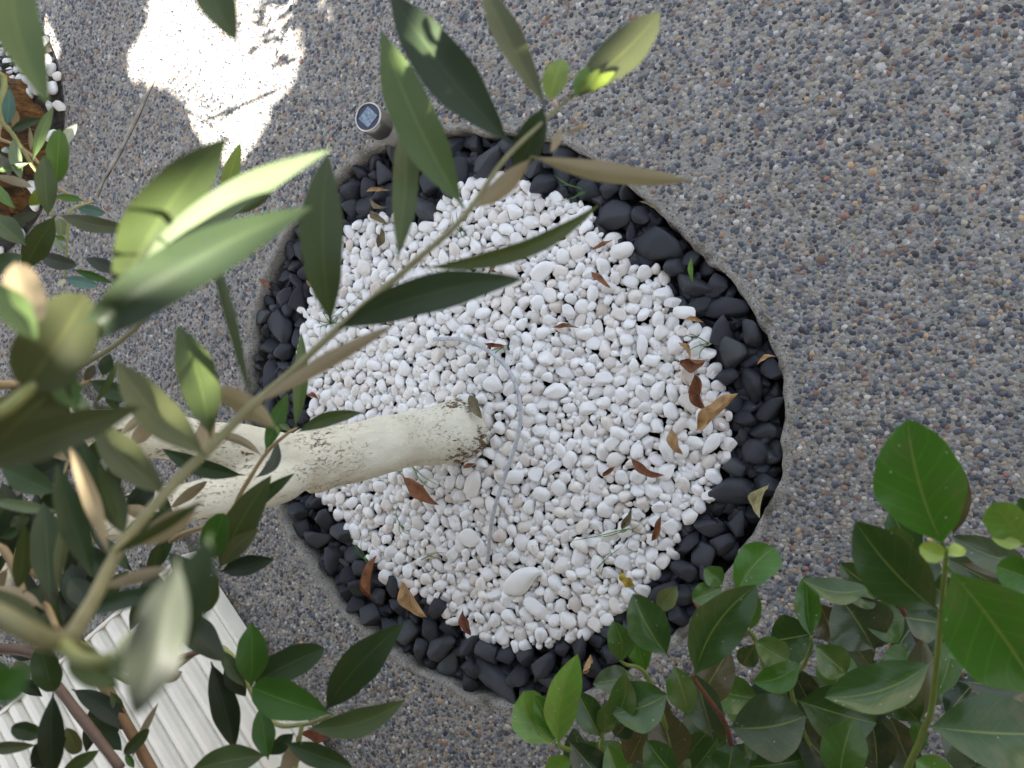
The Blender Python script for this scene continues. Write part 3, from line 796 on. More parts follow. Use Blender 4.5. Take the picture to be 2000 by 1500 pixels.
# left front branch
bunch([LU, at(-700,860,.45), at(-300,850,.3), (-60,830,.25), (60,758,.25), (108,712,.255), (215,635,.26), (240,600,.265)], [.006,.004,.0024,.002,.0018,.0015,.001], STEM['yg'], [
 (222,612,446,266,124,.262,dict(c='md',cv=.05,bend=.04)), (240,592,648,292,66,.26,dict(c='pl',cv=.06,roll=-.25,tw=.5,wave=.1)), (128,695,610,404,112,.255,dict(c='bl',cv=.05,fold=.4)),
 (40,770,168,575,150,.25,dict(c='ol',prof='oval')), (105,722,150,800,62,.26,dict(c='gr')), (64,640,30,512,86,.23,dict(un=1,c='pe',prof='oval',bend=.1)), (-30,545,72,665,70,.22,dict(c='lt')),
 (-60,925,280,794,88,.24,dict(c='ol',cv=.03)), (-20,880,130,740,120,.26,dict(c='ol',prof='oval')), (36,-95,96,208,98,.25,dict(c='lt',cv=-.1,bend=.05)), (396,-90,463,84,88,.25,dict(c='md',cv=-.05))])
# small twig in front of the trunk
bunch([LM, (240,1180,.8), (330,1060,.74), (435,1015,.7), (478,950,.68), (520,885,.67), (560,848,.66), (580,836,.66)], [.005,.0036,.0026,.0022,.002,.0017,.0014,.001], STEM['tan'], [
 (518,882,562,768,38,.665,dict(c='gr')), (576,838,588,648,32,.66,dict(c='lt')), (580,845,708,806,32,.66,dict(c='md',cv=.06)), (497,934,540,858,26,.675,dict(c='gy',cv=-.2)),
 (478,928,316,876,40,.68,dict(c='dk',cv=.06)), (512,892,400,848,20,.67,dict(un=1,c='md',cv=.1)), (545,850,540,830,10,.66,dict(c='br')), (570,842,545,828,14,.66,dict(c='lt')),
 (428,1112,530,928,70,.62,dict(c='md',cv=.04)), (470,1012,576,924,30,.64,dict(c='dk')), (408,1092,438,1002,62,.6,dict(c='gr',prof='oval')), (430,1108,506,1032,40,.6,dict(c='ol',cv=.06)),
 (430,1116,537,1092,44,.62,dict(c='vd')), (330,995,405,940,24,.7,dict(un=1,c='gy')), (395,905,415,800,40,.62,dict(un=1,c='gy'))])
# sprig over the white panel
bunch([LM, (250,1330,.85), (420,1260,.72), (520,1400,.66), (590,1415,.63), (652,1394,.62)], [.005,.004,.0028,.0022,.0018,.0012], STEM['yg'], [
 (490,1342,490,1216,70,.64,dict(c='gr')), (492,1338,634,1266,70,.66,dict(c='dk',prof='oval')), (652,1396,492,1342,84,.61,dict(c='gr',prof='obov')), (635,1388,788,1217,84,.63,dict(c='dk',cv=.05)),
 (600,1422,792,1366,58,.6,dict(c='md',cv=-.1,tw=.7)), (524,1484,508,1382,50,.62,dict(c='gr')), (520,1475,372,1506,66,.63,dict(c='md')), (575,1432,528,1474,36,.64,dict(c='dk')), (590,1450,545,1510,40,.62,dict(un=1,c='tn')),
 (412,1292,458,1462,60,.66,dict(c='vd',un=0)), (334,1180,440,1292,66,.6,dict(c='vd')), (440,1290,480,1360,40,.66,dict(c='vd')), (478,1342,430,1270,34,.64,dict(c='md')),(555,1450,690,1500,50,.62,dict(c='dk'))])
bunch([(420,1262,.72), (340,1290,.72), (250,1330,.76)], [.0024,.003,.003], STEM['pk'], [(310,1332,356,1312,24,.7,dict(c='gy',un=1)), (330,1290,350,1235,12,.7,dict(c='gy')), (410,1160,330,1080,50,.55,dict(c='dk')),
 (400,1200,420,1120,40,.58,dict(c='md'))])
bunch([(590,1415,.63), (584,1450,.63), (576,1520,.64)], [.002,.0019,.0016], STEM['yg'], [(578,1500,520,1530,40,.64,dict(c='dk'))])
# thick brown shoots at the lower left
bunch([LM, at(-250,1200,.9), (60,1215,.8), (130,1250,.78), (200,1335,.72), (242,1405,.7), (305,1520,.68)], [.010,.008,.006,.0055,.0052,.005,.005], STEM['or'], [
 (240,1475,292,1424,28,.68,dict(c='md',prof='oval')), (256,1484,310,1372,16,.68,dict(c='gy',un=1)), (245,1470,262,1500,16,.68,dict(c='gr')), (140,1346,258,1432,46,.7,dict(c='vd',cv=.05)), (164,1402,238,1466,50,.71,dict(c='dk')),
 (215,1350,240,1395,22,.7,dict(c='md'))])
bunch([LM, at(-250,1250,.86), (40,1270,.74), (90,1315,.72), (150,1390,.69), (235,1500,.66)], [.009,.007,.005,.0048,.0046,.0044], STEM['pk'], [
 (105,1356,78,1262,58,.6,dict(c='dk',prof='oval')), (104,1352,104,1520,54,.58,dict(c='vd')), (84,1436,22,1420,38,.62,dict(c='dk',prof='oval')), (128,1418,152,1472,34,.66,dict(c='ol',prof='oval')), (196,1464,122,1506,30,.64,dict(c='md')),
 (-30,1460,70,1455,26,.6,dict(c='ol')), (60,1500,130,1440,60,.6,dict(c='vd')), (20,1345,-40,1300,60,.5,dict(c='gr')), (60,1330,30,1290,30,.55,dict(c='ol'))])
# drooping inner leaves, deep shade
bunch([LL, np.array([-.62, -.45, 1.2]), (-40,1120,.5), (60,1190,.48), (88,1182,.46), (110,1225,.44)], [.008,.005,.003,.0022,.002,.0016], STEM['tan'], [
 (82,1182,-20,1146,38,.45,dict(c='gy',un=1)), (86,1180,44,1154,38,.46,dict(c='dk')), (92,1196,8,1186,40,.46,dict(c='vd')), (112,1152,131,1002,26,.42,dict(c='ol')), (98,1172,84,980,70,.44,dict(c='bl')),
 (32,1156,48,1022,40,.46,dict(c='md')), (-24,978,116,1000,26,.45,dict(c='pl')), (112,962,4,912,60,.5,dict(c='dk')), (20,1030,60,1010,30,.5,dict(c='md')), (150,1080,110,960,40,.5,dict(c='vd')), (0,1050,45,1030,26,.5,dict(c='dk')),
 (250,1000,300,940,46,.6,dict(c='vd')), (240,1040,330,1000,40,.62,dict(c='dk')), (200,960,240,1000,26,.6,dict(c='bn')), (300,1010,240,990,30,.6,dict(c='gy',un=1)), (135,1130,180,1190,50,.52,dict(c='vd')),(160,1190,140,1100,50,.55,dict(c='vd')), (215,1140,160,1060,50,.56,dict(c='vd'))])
bunch([LU, (-60,760,.6), (80,790,.62), (170,745,.64), (190,758,.64), (205,765,.64)], [.008,.004,.0026,.0018,.0014,.001], STEM['tan'], [
 (172,742,284,776,40,.64,dict(c='dk',cv=-.05)), (165,745,186,712,22,.63,dict(c='bn')), (182,792,230,702,14,.6,dict(c='md',roll=.8)), (126,776,178,806,34,.5,dict(c='pl')), (205,765,232,800,24,.64,dict(c='dk')), (225,790,245,770,14,.64,dict(c='md')),
 (200,735,215,690,30,.62,dict(c='bl')), (90,830,130,775,60,.5,dict(c='vd')), (80,840,40,870,50,.55,dict(c='bn')), (75,800,20,780,34,.5,dict(c='bl')), (60,830,20,785,18,.5,dict(un=1,c='md')), (235,850,285,800,20,.6,dict(un=1,c='md')), (255,870,300,820,36,.6,dict(c='tn',un=1,prof='oval')),
 (-10,890,60,840,50,.55,dict(c='bn',un=1)), (130,900,60,940,60,.55,dict(c='vd')), (180,900,120,870,50,.55,dict(c='vd')), (230,905,200,860,40,.58,dict(c='dk')), (250,940,215,890,30,.6,dict(c='dk'))])
inner = add_stem(olive, [LL, at(-40,1010,.75), at(80,1000,.72), at(190,985,.7), at(280,960,.7)], [.008,.005,.003,.002,.001], STEM['bn'])
rr = random.Random(5)
for q in range(74):
    x, y = rr.uniform(-30, 330), rr.uniform(800, 1230)
    if x + (y - 800) * .1 > 345 or (x > 225 and y < 960): continue
    a_ = rr.uniform(-2.4, -.7) + rr.choice((0, 3.14)); Lp = rr.uniform(36, 62)
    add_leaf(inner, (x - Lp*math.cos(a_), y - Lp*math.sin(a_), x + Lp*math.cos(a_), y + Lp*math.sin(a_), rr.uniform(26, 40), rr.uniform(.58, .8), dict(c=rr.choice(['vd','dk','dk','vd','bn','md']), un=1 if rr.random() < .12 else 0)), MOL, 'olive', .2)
for q in range(5):
    x, y = rr.uniform(-30, 250), rr.uniform(1240, 1500)
    a_ = rr.uniform(0, 6.28); Lp = rr.uniform(34, 50)
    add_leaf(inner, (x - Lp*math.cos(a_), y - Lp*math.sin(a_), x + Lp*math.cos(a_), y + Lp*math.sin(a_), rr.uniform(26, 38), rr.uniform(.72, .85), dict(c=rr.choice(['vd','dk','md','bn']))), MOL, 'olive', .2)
# small sharper sprigs at the upper left
bunch([LU, (-60,170,.74), (0,235,.75), (19,254,.75), (40,285,.75), (60,318,.75), (75,342,.75), (92,390,.75), (106,422,.75)], [.008,.004,.0022,.002,.0018,.0017,.0016,.0014,.001], STEM['yg'], [
 (13,246,19,172,26,.75,dict(c='cy')), (20,256,84,230,19,.75,dict(c='bl')), (64,314,105,207,24,.74,dict(c='lt')), (110,362,116,252,46,.73,dict(c='br',prof='oval')), (94,424,87,302,44,.72,dict(c='md')),
 (118,292,151,242,22,.78,dict(c='wh')), (26,268,42,352,26,.75,dict(c='pl')), (58,318,-10,334,13,.74,dict(c='lt')), (60,295,58,248,9,.8,dict(c='tn',un=1)), (25,250,33,215,16,.8,dict(c='tn',un=1)),
 (108,420,46,528,54,.7,dict(c='md')), (52,480,-20,418,52,.68,dict(c='md')), (-30,535,44,498,44,.66,dict(c='dk')), (115,420,260,448,36,.71,dict(c='ol',cv=-.04))])
bunch([LU, (-60,255,.8), (0,272,.8), (60,302,.8), (112,365,.79), (165,392,.78), (182,394,.78)], [.008,.003,.0018,.0016,.0014,.001,.0007], STEM['tan'], [
 (-20,342,64,366,20,.79,dict(un=1,c='pl')), (74,364,56,402,26,.78,dict(c='yg',cv=.15)), (166,393,106,384,17,.78,dict(c='br')), (145,402,207,416,25,.77,dict(c='cy')), (78,414,12,438,22,.78,dict(c='gy')), (118,426,120,460,30,.77,dict(c='pl',prof='oval')),
 (30,408,-14,356,24,.74,dict(c='br')), (0,300,20,345,24,.78,dict(c='gy')), (20,300,5,290,14,.8,dict(c='cy'))])
bunch([(182,394,.78), (138,411,.76), (133,440,.76), (131,475,.76), (127,545,.76)], [.0011,.0014,.0014,.0012,.0008], STEM['yg'], [
 (78,500,150,518,34,.74,dict(c='gy',prof='oval')), (248,530,166,504,30,.72,dict(c='gy')), (142,526,220,553,18,.74,dict(c='gr')), (128,546,190,558,26,.75,dict(c='cy',prof='oval')), (128,494,104,468,16,.75,dict(c='pl')), (130,468,106,462,12,.75,dict(c='br')), (128,545,112,560,12,.75,dict(c='wh'))])
# sunlit leaves behind the front branch
bunch([(540,425,.66), (450,440,.64), (420,480,.62), (340,560,.6), (200,690,.6), (-60,800,.62), LU], [.0007,.0012,.0015,.0017,.002,.003,.006], STEM['kh'], [
 (432,400,470,278,34,.6,dict(c='yg')), (455,420,540,322,22,.62,dict(c='md',cv=-.12,roll=.6)), (440,420,478,342,26,.63,dict(un=1,c='tn')), (440,395,428,370,16,.62,dict(c='md')), (410,470,500,430,36,.6,dict(c='md')), (400,520,410,455,20,.6,dict(c='cy',un=1)), (380,540,350,500,30,.6,dict(un=1,c='pe'))])

# ------------------------------------------------------------------ evergreen shrub at the lower right
SB = np.array([.16, -.72, 0.0])
shrub = empty('evergreen_shrub', SB, 'glossy broad-leaved evergreen shrub growing up in the lower right corner', 'shrub')
def sb(pts, r, col, leaves): return bunch(pts, r, STEM[col], leaves, shrub, MSH, 'shrub', .28)
sb([SB.copy(), np.array([.13, -.62, .35]), (1775,1560,.86), (1800,1440,.76), (1818,1390,.7), (1830,1290,.64), (1838,1200,.58), (1845,1120,.53), (1849,1072,.5)], [.008,.006,.0040,.0032,.0028,.0026,.0022,.0019,.0015], 'gr', [
 (1846,1072,1772,818,150,.5,dict(c='gr',bend=.03,cv=.04,roll=-.1,fold=.3)), (1836,1196,1670,1018,112,.56,dict(c='dk',fold=.3,cv=.04)), (1848,1106,2030,1350,178,.5,dict(c='gr',cv=.03,fold=.25)),
 (1822,1290,1610,1362,84,.6,dict(c='dk',cv=.1,fold=.45)), (1842,1284,1900,1260,32,.62,dict(c='md')), (1846,1088,1796,1066,38,.5,dict(c='yg',prof='oval')), (1850,1086,1884,1070,26,.5,dict(c='yg')),
 (1806,1418,2050,1432,132,.74,dict(c='dk',bend=.04)), (1800,1415,1712,1296,78,.78,dict(c='dk')), (1800,1416,1802,1246,52,.8,dict(c='bn',un=1)), (1826,1368,1864,1238,46,.74,dict(c='md')),
 (1765,1206,1836,1216,80,.74,dict(c='gy',prof='oval')), (1800,1470,1790,1400,30,.8,dict(c='md'))])
sb([SB.copy(), np.array([.07, -.62, .3]), (1640,1560,.98), (1548,1362,.9), (1572,1295,.82), (1585,1262,.78), (1584,1244,.76)], [.008,.005,.004,.0026,.0022,.0019,.0015], 'gr', [
 (1584,1248,1574,1122,46,.74,dict(c='gr',fold=.5)), (1588,1258,1652,1316,64,.76,dict(c='md')), (1566,1290,1470,1332,52,.78,dict(c='gr',cv=.1)), (1472,1250,1540,1290,54,.8,dict(c='md',prof='oval')),
 (1553,1366,1712,1412,108,.92,dict(c='dk')), (1592,1236,1506,1252,84,.9,dict(c='dk')), (1708,1272,1638,1164,116,.86,dict(c='gy',fold=.35)), (1640,1262,1600,1180,60,.9,dict(c='bn')), (1600,1400,1545,1300,60,.98,dict(c='vd')),
 (1640,1540,1668,1402,80,.74,dict(c='md',cv=.05)), (1635,1510,1552,1418,78,.95,dict(c='vd')), (1590,1478,1462,1498,80,.95,dict(c='dk'))])
sb([(1830,1330,.9), (1770,1204,.82), (1742,1165,.78), (1702,1144,.75)], [.0036,.003,.0026,.002], 'rd', [
 (1702,1144,1566,1132,46,.72,dict(c='dk',cv=.12)), (1700,1148,1660,1175,60,.86,dict(c='dk')), (1770,1206,1690,1222,76,.86,dict(c='md')), (1742,1170,1640,1185,50,.9,dict(c='vd')), (1755,1190,1800,1110,60,.84,dict(c='dk')), (1700,1146,1640,1100,50,.85,dict(c='dk'))])
sb([SB.copy(), np.array([.03, -.66, .3]), (1480,1560,1.0), (1420,1422,.86), (1396,1382,.8), (1358,1330,.74), (1352,1318,.73)], [.008,.005,.004,.003,.0026,.0022,.0018], 'rd', [
 (1357,1326,1478,1142,92,.72,dict(c='bl',cv=.1,fold=.4)), (1420,1420,1574,1398,112,.8,dict(c='gy',cv=-.05)), (1352,1390,1425,1268,72,.92,dict(c='bn')), (1394,1446,1358,1318,62,.88,dict(c='gy')), (1316,1296,1346,1394,56,.74,dict(c='md')),
 (1420,1440,1380,1480,50,.92,dict(c='dk')), (1350,1510,1402,1442,44,.92,dict(c='dk')), (1420,1530,1432,1452,62,.88,dict(c='dk')), (1450,1440,1490,1470,50,.95,dict(c='dk'))])
sb([(1500,1330,1.0), (1476,1252,.86), (1452,1226,.82), (1440,1205,.8)], [.003,.0025,.0022,.0016], 'gr', [
 (1436,1168,1513,1069,72,.78,dict(c='gr',cv=.08,prof='obov')), (1464,1234,1472,1148,30,.8,dict(c='gr')), (1412,1146,1352,1172,44,.8,dict(c='md',prof='oval')), (1412,1144,1376,1110,40,.8,dict(c='md')), (1448,1222,1440,1190,12,.8,dict(c='br')), (1476,1256,1450,1300,40,.9,dict(c='dk'))])
sb([SB.copy(), np.array([.0, -.62, .3]), (1330,1560,1.0), (1300,1420,.9), (1262,1318,.82), (1222,1298,.8), (1212,1290,.79)], [.008,.005,.0038,.003,.0024,.002,.0015], 'gr', [
 (1212,1294,1198,1212,48,.78,dict(c='md',cv=-.12)), (1218,1302,1184,1414,52,.76,dict(c='md',cv=.15)), (1308,1352,1196,1394,90,.76,dict(c='dk',cv=.06,fold=.35)), (1307,1284,1236,1160,76,.76,dict(c='dk',cv=.05)), (1284,1196,1322,1146,36,.78,dict(c='ol')),
 (1262,1314,1240,1218,44,.82,dict(c='gr')), (1242,1322,1158,1336,48,.84,dict(c='gy')), (1310,1420,1255,1330,50,.95,dict(c='bn')), (1225,1494,1258,1424,52,.98,dict(c='bn')), (1320,1510,1290,1384,76,.9,dict(c='bn')), (1320,1520,1262,1446,60,.84,dict(c='bl')), (1340,1484,1382,1430,40,.98,dict(c='dk')),(1215,1420,1240,1380,40,.95,dict(c='gy'))])
sb([(1240,1560,1.02), (1180,1470,.94), (1176,1440,.9), (1172,1400,.88)], [.004,.0032,.0026,.0018], 'gr', [
 (1174,1442,1126,1348,52,.88,dict(c='dk')), (1180,1436,1192,1366,36,.88,dict(c='md')), (1186,1452,1208,1516,46,.84,dict(c='gr',prof='obov')), (1110,1446,1180,1530,64,.84,dict(c='vd')), (1165,1470,1145,1450,24,.95,dict(c='md')), (1200,1440,1230,1400,40,.96,dict(c='vd'))])
sb([(1180,1560,1.0), (1140,1480,.9), (1104,1462,.82), (1086,1452,.8)], [.004,.003,.0026,.0018], 'gr', [
 (1092,1458,1128,1277,62,.78,dict(c='br',cv=.08,fold=.4)), (1084,1454,1022,1350,74,.8,dict(c='br',cv=.12,prof='obov')), (1120,1480,1066,1510,40,.84,dict(c='br')), (1084,1452,1045,1358,46,.78,dict(c='gr',cv=-.03))])
sb([SB.copy(), np.array([.3, -.5, .4]), (2080,1180,.72), (2020,1080,.62), (1996,1062,.6)], [.008,.006,.0036,.0024,.0018], 'gr', [
 (2012,1064,1938,982,70,.58,dict(c='br',prof='obov')), (1998,1064,1936,1050,30,.58,dict(c='yg')), (2012,1096,1858,1046,58,.74,dict(c='gy',cv=.08)), (2012,1110,1880,1062,48,.76,dict(c='dk')), (2020,1134,1946,1106,62,.66,dict(c='gr',prof='oval')), (1862,1048,1874,908,46,.72,dict(c='bn')), (2030,1000,1985,1010,60,.7,dict(c='dk')), (1870,1100,2020,1112,44,.8,dict(c='bn'))])
sb([SB.copy(), np.array([.2, -.52, .35]), (1880,1330,.95), (1800,1120,.84), (1785,1072,.8)], [.008,.006,.004,.0024,.0018], 'rd', [
 (1792,1098,1738,996,58,.78,dict(c='dk')), (1784,1070,1734,1034,36,.76,dict(c='md',prof='oval')), (1800,1150,1822,1078,46,.76,dict(c='gy')), (1872,1330,2030,1358,88,.84,dict(c='vd')), (1870,1300,1960,1260,70,.9,dict(c='vd')), (1845,1400,1905,1330,60,.9,dict(c='vd')),
 (1850,1540,1788,1484,66,.66,dict(c='gr',prof='oval')), (1712,1520,1700,1398,66,.92,dict(c='vd')), (1780,1500,1740,1400,60,.95,dict(c='vd')), (1900,1500,1990,1480,90,.9,dict(c='vd')), (1730,1440,1650,1400,60,.98,dict(c='vd')), (1500,1530,1560,1440,60,1.0,dict(c='vd')), (1860,1180,1800,1120,60,.86,dict(c='dk'))])
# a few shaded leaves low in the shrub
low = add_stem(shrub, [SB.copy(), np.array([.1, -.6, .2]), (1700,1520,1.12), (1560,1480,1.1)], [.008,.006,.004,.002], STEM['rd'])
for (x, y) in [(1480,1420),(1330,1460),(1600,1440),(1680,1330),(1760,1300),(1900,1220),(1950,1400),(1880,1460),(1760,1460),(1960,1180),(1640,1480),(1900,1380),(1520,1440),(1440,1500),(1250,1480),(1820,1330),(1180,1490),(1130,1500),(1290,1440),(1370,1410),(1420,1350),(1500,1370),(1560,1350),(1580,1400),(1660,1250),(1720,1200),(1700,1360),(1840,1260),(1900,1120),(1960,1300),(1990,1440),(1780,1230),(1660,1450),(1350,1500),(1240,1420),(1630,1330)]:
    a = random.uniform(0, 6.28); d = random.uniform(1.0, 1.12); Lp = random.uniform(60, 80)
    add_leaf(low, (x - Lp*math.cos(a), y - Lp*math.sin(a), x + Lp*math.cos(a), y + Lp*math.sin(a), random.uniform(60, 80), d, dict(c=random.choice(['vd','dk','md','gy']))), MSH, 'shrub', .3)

# ------------------------------------------------------------------ leaf litter
DC = {'b': (.25,.105,.045), 'r': (.2,.065,.03), 't': (.42,.27,.12), 'y': (.55,.42,.06), 'p': (.5,.47,.25), 'g': (.2,.17,.09), 'w': (.55,.55,.38), 'gr': (.1,.2,.03)}
LIT = [
 (785,930,858,986,30,'b','brown fallen leaf with a greenish tip lying below the trunk',.25,0), (916,770,942,818,24,'g','grey-brown dry leaf leaning on the foot of the trunk',.2,1),
 (1230,893,1298,928,24,'b','brown pointed leaf lying on white pebbles right of centre',.25,0), (1311,834,1334,888,27,'t','flat tan oval leaf lying beside the curled yellow-tan leaf',.1,0),
 (1358,842,1442,768,34,'t','large curled yellow-tan leaf bridging white pebbles and black stones',.5,1), (1325,712,1378,704,28,'b','bent orange-brown leaf, upper one of the pair at the right black stones',.5,0),
 (1356,728,1380,802,27,'b','crumpled orange-brown leaf, lower one of the pair at the right black stones',.6,0), (726,1176,736,1084,18,'b','tightly rolled brown leaf standing across the lower left black stones',.9,1),
 (782,1135,834,1206,32,'t','folded tan leaf at the lower left edge of the white gravel',.5,1), (904,1188,920,1242,22,'r','dark brown leaf at the bottom edge of the white gravel',.2,0),
 (1209,1120,1240,1143,28,'y','round yellow leaf with brown edge on white pebbles',.05,0), (1154,529,1193,564,17,'b','reddish brown narrow leaf on white pebbles at the upper right',.2,0),
 (1076,640,1132,641,12,'b','thin brown leaf lying level in the middle of the white gravel',.3,0), (944,670,988,676,10,'r','thin red-brown leaf crossing the cable near its upper bend',.3,0),
 (963,668,950,698,9,'b','small brown leaf crossing under the green sprig beside the cable',.3,0), (974,508,954,538,17,'b','small brown leaf above the broad olive leaf tip',.2,0),
 (1153,488,1198,468,11,'b','narrow brown leaf just left of the bluish white pebble',.3,0), (1502,945,1484,1012,22,'p','rolled pale yellow leaf wedged between black stones and the right rim',.8,1),
 (1478,713,1516,696,13,'t','tan leaf strip on the black stones near the right rim',.3,0), (1270,1058,1291,1006,15,'b','narrow brown leaf pointing up, right lower white gravel',.4,0),
 (1214,1036,1232,992,15,'g','dull brown leaf standing on white pebbles at the lower right',.4,0), (1176,932,1202,910,11,'r','small dark red-brown leaf left of the brown pointed leaf',.3,0),
 (866,199,912,214,18,'w','pale cream-green leaf lying on the paving beyond the bed',.15,0), (714,375,762,372,9,'t','tan leaf sliver on the upper left black stones',.2,0),
 (722,380,758,404,14,'g','grey-brown leaf under the tan sliver on the upper left black stones',.3,0), (722,410,757,440,14,'g','curled dull leaf at the upper left edge of the white gravel',.4,0), (738,486,744,444,20,'g','broad dull leaf on white pebbles beside the upper left black stones',.3,0),
 (504,543,530,564,9,'b','thin brown leaf at the left rim of the bed',.2,0), (598,546,618,568,9,'t','thin tan leaf under the tip of the dark olive leaf',.2,0),
 (1138,1318,1154,1278,13,'t','twisted tan leaf on the bottom black stones',.7,0), (1351,500,1355,556,11,'gr','green fallen leaf on the upper right black stones',.2,0),
 (1248,393,1292,416,11,'g','dull narrow leaf on the upper right rim of the bed',.2,0), (604,1462,642,1446,40,'r','cupped red-brown leaf on the paving beside the white panel',.6,1),
 (1324,668,1348,700,17,'t','small tan leaf above the pair of orange-brown leaves',.3,0), (1380,1190,1352,1170,12,'r','small red leaf under the shrub at the black stones',.3,0), (599,772,622,780,11,'r','small red-brown leaf between black stones and white pebbles above the trunk',.2,0),
 (1335,626,1375,630,10,'t','tan leaf sliver under the lone white pebble',.2,0), (900,900,912,880,12,'r','red-brown leaf scrap tucked below the foot of the trunk',.3,0), (930,905,905,915,10,'b','second leaf scrap tucked below the foot of the trunk, lighter brown',.3,0)]
for (bx, by, tx, ty, wp, c, lab, curl, up) in LIT:
    inside = inpoly(atz((bx+tx)/2, (by+ty)/2)[None, :2], OUT)[0]
    z0 = (.006 if inside else .006); z1 = z0 + (.018 if up else .004)
    P0 = atz(bx, by, z0); P1 = atz(tx, ty, z1)
    dep = (P0 - CAM) @ FW
    me = leaf_mesh(P0, P1, wp * dep / F * (1.05 if curl > .3 else .9), 'dry' if c != 'y' else 'oval', random.uniform(-.5, .5), random.uniform(.03, .14), random.uniform(-.12, .12), .25 + curl * 2.0, 1,
                   random.choice((-1, 1)) * (.3 + curl * 2.0), .14, nv=30, nu=8, normal=(0.2, 0, 1), seed=bx)
    me.name = 'fallen_leaf'
    o = link('fallen_leaf', me, P0, None, MD); o.color = (*np.array(DC[c]) * random.uniform(.85, 1.15), 1)
    tag(o, lab, 'leaf', 'fallen leaves on the bed and paving')
# twigs on the paving
MTW = mat_simple('dry_twig', (.2,.13,.08), .7)
for pts, lab, r in [([(1760,356),(1795,350),(1842,356)], 'thin reddish twig lying on the paving at the right', .0012), ([(1705,388),(1730,392),(1752,386)], 'thin pale bent twig on the paving left of the reddish twig', .0009),
                    ([(1104,0),(1110,14),(1106,30)], 'short dark twig on the paving at the top edge', .002), ([(1488,232),(1500,190),(1522,160)], 'pale dry grass stalk on the paving at the upper right', .0007)]:
    P = [atz(x, y, .006) for x, y in pts]
    o = link('twig', mesh('twig', *[np.array(q) - P[0] if k == 0 else q for k, q in enumerate(tube(smooth_path(P, 8), r, 6, .3))]), P[0], None, MTW); tag(o, lab, 'twig', 'twigs on the paving')
# grass sprigs
MG = mat_simple('grass_blade', (.07,.19,.03), .5, .4)
def tuft(cx, cy, blades, lab):
    mb = MB(); P0 = atz(cx, cy, -.012)
    for (tx, ty, h) in blades:
        P1 = atz(tx, ty, h); m_ = (P0 + P1) / 2 + np.array([random.uniform(-.006, .006), random.uniform(-.006, .006), .012])
        mb.add(tube(smooth_path([P0 - P0, m_ - P0, P1 - P0], 7), [.0011, .001, .0003], 5))
    o = link('grass_tuft', mb.me('grass_tuft'), P0, None, MG); tag(o, lab, 'grass', 'grass sprigs in the gravel')
tuft(646, 632, [(612,622,.02),(618,640,.02),(640,600,.03),(668,612,.03),(680,636,.02),(660,590,.03),(700,640,.02),(625,652,.02),(706,575,.02)], 'feathery green weed growing left of the stem joint, in white pebbles')
tuft(1150, 374, [(1082,342,.02),(1092,362,.01),(1085,395,.02),(1120,386,.01)], 'bright green grass blades reaching over the upper black stones')
tuft(900, 455, [(890,405,.03),(884,420,.03),(912,470,.01),(905,440,.02)], 'green shoot behind the front branch at the upper white gravel')
tuft(982, 678, [(950,696,.02),(966,712,.02),(988,690,.02),(996,672,.02)], 'green sprig beside the cable bend')
tuft(806, 912, [(800,902,.02),(832,946,.02),(862,950,.02),(858,965,.02)], 'green grass blades beside the brown leaf below the trunk')
tuft(838, 1086, [(872,1080,.02),(850,1078,.03),(862,1092,.02),(828,1094,.02)], 'small green sprig in the lower white gravel')
tuft(1228, 1032, [(1105,1058,.01),(1160,1050,.015),(1210,1040,.02),(1255,1020,.02)], 'long green grass blade lying at the lower right of the white gravel')
tuft(722, 1100, [(682,1042,.02),(690,1072,.03),(706,1050,.03)], 'curved green blades at the lower left black stones')
tuft(1384, 670, [(1345,652,.02),(1340,690,.02),(1366,700,.02)], 'fine green sprig by the right black stones')
tuft(1165, 1112, [(1218,1065,.01),(1190,1090,.01)], 'straight green blade above the yellow leaf')
tuft(780, 1022, [(776,990,.01),(788,1050,.01),(802,1045,.01)], 'thin green blades among white pebbles at the lower left')
# cable
MCB = mat_simple('white_painted_cable', (.42,.43,.45), .6, .4, 0, .25, 120, .3)
cp = [atz(x, y, .026 if 0 < i < 8 else -.002) for i, (x, y) in enumerate([(848,662),(905,664),(960,690),(1000,735),(1017,800),(1009,862),(986,930),(962,1010),(952,1100)])]
V, Fc = tube(smooth_path(cp, 10), .0046, 10, .12)
tag(link('garden_cable', mesh('garden_cable', np.array(V) - cp[0], Fc), cp[0], None, MCB), 'thin white cable looping across the white pebbles right of the trunk', 'cable')

